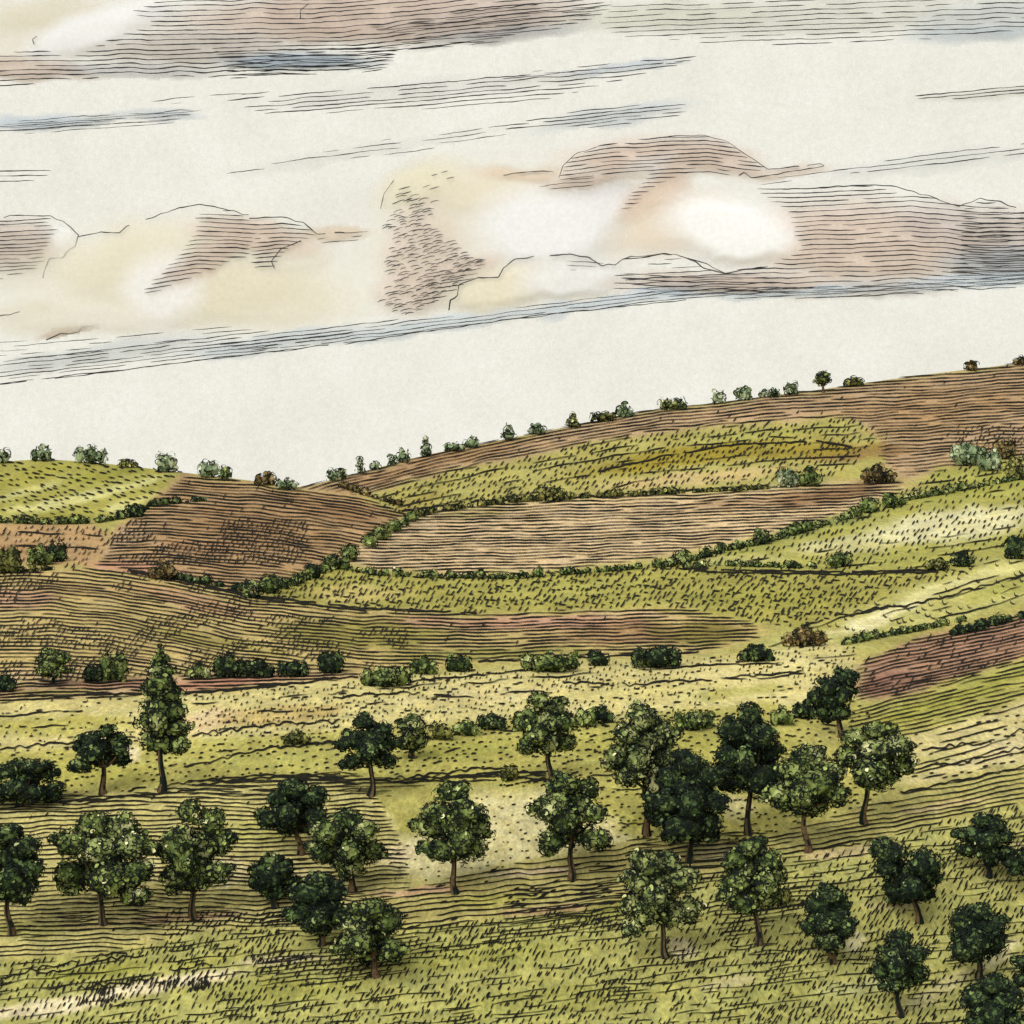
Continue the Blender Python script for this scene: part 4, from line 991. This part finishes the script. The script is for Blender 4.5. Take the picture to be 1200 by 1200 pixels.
cloud('thin bundle of dark streaks in the upper middle of the sky', [(500, 105, 240, 16, -5, (220, 222, 220), .45), (730, 80, 90, 9, -6, (190, 204, 218), .6)], h3, 1480, 14, 73)
def h4(i, f):
    H(i, f, [(560, 152), (690, 128), (810, 118), (800, 136), (700, 150)], -.10, 4.6, 1.2, .22, .8, 7); H(i, f, [(250, 206), (420, 168), (620, 142), (620, 152), (480, 180), (380, 188)], -.12, 6.0, 1.0, .34, 1, 8)
cloud('faint blue sloping wisp above the central white cloud', [(720, 137, 110, 14, -8, (196, 207, 216), .6), (420, 178, 190, 12, -10, (220, 221, 218), .4)], h4, 1480, 12, 74)
def h5(i, f): H(i, f, [(-20, 142), (120, 134), (240, 126), (220, 140), (60, 152), (-20, 158)], -.06, 6.5, 1.0, .3, 1, 9); H(i, f, [(-20, 198), (62, 196), (58, 212), (-20, 220)], -.03, 7, 1.3, .15, .8, 10); H(i, f, [(165, 118), (300, 104), (330, 108), (200, 122)], -.08, 6, .9, .3, 1, 11); H(i, f, [(-20, 146), (160, 134), (240, 128), (200, 146), (40, 160)], -.07, 4.4, .8, .3, .6, 31)
cloud('pale blue wisp by the left edge beneath the big top left cloud', [(40, 144, 90, 11, -4, (195, 211, 226), .7), (150, 136, 90, 8, -5, (204, 212, 218), .6), (205, 138, 40, 8, 0, (190, 203, 218), .5)], h5, 1480, 12, 75)
def h6(i, f):
    H(i, f, [(-20, 258), (55, 252), (68, 268), (55, 300), (40, 318), (-20, 332)], -.06, 5.2, 1.35, .14, .8, 12)
    O(i, f, [(-10, 256), (30, 252), (60, 253), (82, 264), (92, 276), (88, 288), (78, 296), (74, 302), (58, 302), (52, 318), (50, 326)], 1.1, 1.2); O(i, f, [(-5, 372), (24, 366)], .9); O(i, f, [(54, 398), (70, 392), (92, 390), (96, 384), (110, 382)], 1.3)
cloud('small hatched cloud lobe at the left edge', [(0, 300, 100, 50, 0, (226, 222, 210), .5), (20, 288, 60, 34, 0, (224, 210, 202), .8), (76, 280, 20, 18, 0, WHITE, .8), (80, 388, 46, 8, -12, (214, 190, 172), .8), (40, 372, 70, 26, 0, (228, 222, 200), .5)], h6, 1460, 34, 76)
def h7(i, f):
    H(i, f, [(230, 250), (270, 246), (292, 256), (306, 264), (292, 300), (270, 308), (235, 322), (165, 350), (170, 338), (205, 300), (222, 282)], [(165, 8), (230, -2), (300, 0)], 5.6, 1.45, .10, .9, 13)
    H(i, f, [(300, 264), (330, 256), (352, 260), (374, 274), (330, 298), (322, 318), (290, 312), (294, 290)], [(290, 3), (330, 0), (380, 4)], 5.6, 1.45, .10, .9, 14)
    H(i, f, [(372, 276), (402, 272), (440, 268), (420, 284), (376, 290)], -.1, 5, 1.2, .3, .8, 15)
    O(i, f, [(92, 278), (118, 271), (140, 274), (148, 266), (180, 254), (210, 243), (235, 240), (262, 244), (292, 252)], 1.1, 1.3); O(i, f, [(292, 256), (330, 254), (356, 262), (372, 274), (404, 272)], 1.2, 1.0); O(i, f, [(372, 275), (330, 292), (318, 306), (322, 316)], 1.1, 1.0)
cloud('cream cloud at left with a hatched pink ridge across its top', [(200, 320, 210, 80, -6, (236, 231, 212), .75), (300, 350, 150, 50, 0, (236, 230, 208), .7), (150, 300, 90, 40, -20, (237, 232, 212), .6), (190, 340, 50, 60, 20, WHITE, .75), (110, 375, 90, 22, 0, (238, 236, 228), .6), (345, 300, 60, 22, 0, (236, 232, 220), .6), (240, 305, 70, 20, -28, (227, 209, 196), .8), (295, 275, 90, 22, 8, (227, 209, 196), .85), (390, 272, 50, 12, 0, (216, 196, 172), .7)], h7, 1440, 44, 77)
def h8(i, f):
    ticks(i, poly((470, 226), (512, 236), (500, 262), (528, 284), (566, 304), (540, 330), (500, 362), (462, 374), (444, 352), (458, 330), (444, 306), (462, 280), (448, 262))[0], (440, 570), (225, 375), -.16, 3.7, 10, (10, -2.4), w=.95, curl=-.10, prob=.85, jit=.7, fn=f, dens=lambda x, y: .35 + .65 * smooth((x - 440 + 20 * vnoise(x / 20, y / 14, 5)) / 50) * smooth((590 - x) / 60) + .2)
    ticks(i, poly((455, 214), (520, 195), (540, 200), (490, 240), (460, 250))[0], (450, 545), (190, 252), -.2, 9, 13, (9, -3), w=1.1, prob=.7, fn=f)
    H(i, f, [(500, 318), (575, 300), (560, 326), (520, 350), (480, 366)], -.16, 5.5, 1.2, .3, .8, 16)
    O(i, f, [(526, 364), (528, 352), (536, 346), (538, 334), (560, 325), (584, 326), (590, 314), (604, 304), (640, 299), (668, 298), (690, 302), (706, 312), (720, 310), (740, 300), (780, 297), (800, 300), (830, 316), (850, 320)], 1.25, 1.4)
    O(i, f, [(446, 245), (450, 226), (462, 210)], .8); O(i, f, [(590, 205), (630, 200), (650, 202)], 1.0); H(i, f, [(660, 306), (700, 304), (712, 312), (670, 318)], .05, 5, 1, .2, .6, 17)
cloud('bright billowing cloud at centre, white core with speckled pink left flank', [(580, 280, 180, 100, -5, (232, 226, 208), .7), (490, 215, 60, 34, -20, (230, 224, 198), .8), (560, 225, 80, 30, 0, (231, 224, 204), .7), (640, 270, 110, 60, 0, (243, 245, 250), .95), (700, 240, 60, 50, -20, (243, 244, 249), .8), (610, 205, 70, 12, 3, (222, 202, 180), .75), (495, 300, 54, 70, 0, (227, 212, 201), .75), (480, 345, 44, 34, 0, (227, 212, 200), .7), (545, 312, 50, 16, -14, (224, 209, 199), .7), (580, 340, 70, 30, -14, (238, 232, 212), .85), (670, 330, 80, 28, -6, (240, 241, 244), .9)], h8, 1400, 60, 78)
def h9(i, f):
    H(i, f, [(652, 210), (660, 194), (674, 181), (700, 171), (740, 164), (790, 159), (830, 160), (856, 168), (876, 182), (902, 198), (880, 206), (800, 204), (770, 218), (740, 246), (720, 252), (760, 200), (700, 205), (660, 215)], [(650, 10), (720, 0), (830, -5), (900, 4)], 5.5, 1.4, .12, 1, 18)
    O(i, f, [(866, 206), (872, 202), (880, 208), (900, 206), (966, 194), (962, 192), (900, 199)], 1.1, .7); O(i, f, [(655, 208), (660, 194), (674, 181), (700, 171)], .8, .8); O(i, f, [(780, 160), (826, 159), (854, 166), (876, 182), (900, 199)], .8, .8)
    H(i, f, [(628, 216), (700, 206), (700, 218), (640, 222)], -.1, 5, 1.1, .25, .7, 19)
cloud('dark rose cap of hatched cloud over the white glow, trailing a point to the right', [(760, 184, 120, 28, -2, (226, 208, 195), .9), (850, 186, 60, 24, 18, (225, 208, 196), .85), (920, 200, 60, 9, -6, (216, 200, 188), .7), (770, 224, 60, 26, -35, (226, 206, 190), .85), (680, 212, 60, 10, -5, (212, 194, 180), .7), (760, 196, 40, 14, -10, (238, 238, 240), .55)], h9, 1385, 36, 79)
def h10(i, f):
    H(i, f, [(880, 222), (960, 216), (1030, 218), (1080, 228), (1125, 240), (1160, 234), (1200, 246), (1260, 250), (1260, 330), (1180, 338), (1060, 346), (990, 350), (860, 346), (760, 348), (715, 338), (730, 318), (790, 300), (846, 318), (900, 312), (935, 290), (925, 250)], [(700, 10), (850, 4), (1000, 0), (1070, -4), (1150, 4), (1260, 2)], 6.5, 1.4, .11, 1.3, 20)
    H(i, f, [(720, 322), (850, 322), (980, 330), (970, 348), (760, 348)], .02, 6, 1.3, .2, 1, 21)
    H(i, f, [(1130, 240), (1260, 250), (1260, 330), (1110, 338)], .0, 6, 1.4, .2, 1, 22)
    O(i, f, [(960, 220), (1000, 216), (1050, 219), (1090, 230), (1124, 242), (1150, 232), (1170, 236), (1196, 246)], 1.1, 1.0); O(i, f, [(730, 304), (780, 298), (820, 306), (850, 320), (900, 312)], 1.2, 1.2)
cloud('long rose-grey hatched cloud at right with a glowing white left end', [(1010, 285, 190, 62, 2, (228, 211, 199), .92), (1180, 280, 110, 44, 4, (218, 207, 200), .85), (850, 333, 150, 18, 1, (218, 202, 191), .9), (790, 262, 90, 44, -14, (234, 220, 202), .75), (850, 265, 90, 44, 6, (246, 248, 251), .97), (870, 285, 70, 26, 0, (247, 249, 252), .9), (1090, 262, 50, 30, 0, (204, 196, 196), .4), (1180, 310, 90, 22, 0, (196, 206, 216), .75), (1040, 338, 80, 12, -2, (196, 196, 198), .6)], h10, 1380, 58, 80)
def h11(i, f):
    H(i, f, [(-20, 426), (100, 410), (260, 392), (420, 378), (560, 364), (700, 346), (840, 336), (1000, 336), (1260, 316), (1260, 328), (1000, 350), (820, 350), (640, 370), (420, 402), (240, 422), (80, 442), (-20, 452)], [(-20, 0), (400, -48), (800, -98), (1260, -124)], 4.9, 1.15, .30, .9, 23)
    H(i, f, [(250, 405), (330, 394), (420, 384), (410, 392), (300, 412)], -.11, 4, 1.4, .15, .7, 24); H(i, f, [(-20, 402), (90, 396), (280, 380), (300, 388), (60, 420), (-20, 424)], -.09, 6.5, .9, .42, .9, 25)
    squiggle(i, [(-20, 452), (80, 442), (240, 421), (420, 400), (620, 371), (830, 349)], w=1.1, amp=.7, wl=12, fn=f)
cloud('long blue streaked cloud base running low across the whole sky', [(120, 414, 170, 15, -8, (206, 213, 218), .65), (330, 400, 150, 13, -8, (194, 211, 226), .58), (520, 380, 150, 12, -9, (194, 211, 226), .58), (720, 354, 150, 11, -9, (190, 209, 227), .58), (920, 344, 130, 8, -2, (195, 211, 226), .58), (1150, 330, 120, 12, -4, (195, 211, 226), .58)], h11, 1370, 16, 81)
def h12(i, f):
    H(i, f, [(880, 214), (1000, 192), (1110, 176), (1260, 160), (1260, 178), (1100, 194), (960, 206), (890, 218)], -.12, 6, 1.2, .28, .9, 26)
cloud('pale sloping wisp above the rose-grey cloud at right', [(1100, 190, 160, 16, -7, (216, 220, 220), .5), (960, 206, 80, 7, -8, (236, 237, 238), .5)], h12, 1470, 12, 82)
def h13(i, f): H(i, f, [(1040, 116), (1120, 106), (1260, 92), (1260, 106), (1120, 116)], -.09, 4.5, 1.25, .25, .8, 27)
cloud('pair of dark streaks alone at the upper right edge', [(1160, 108, 110, 10, -5, (222, 222, 214), .5)], h13, 1470, 10, 83)
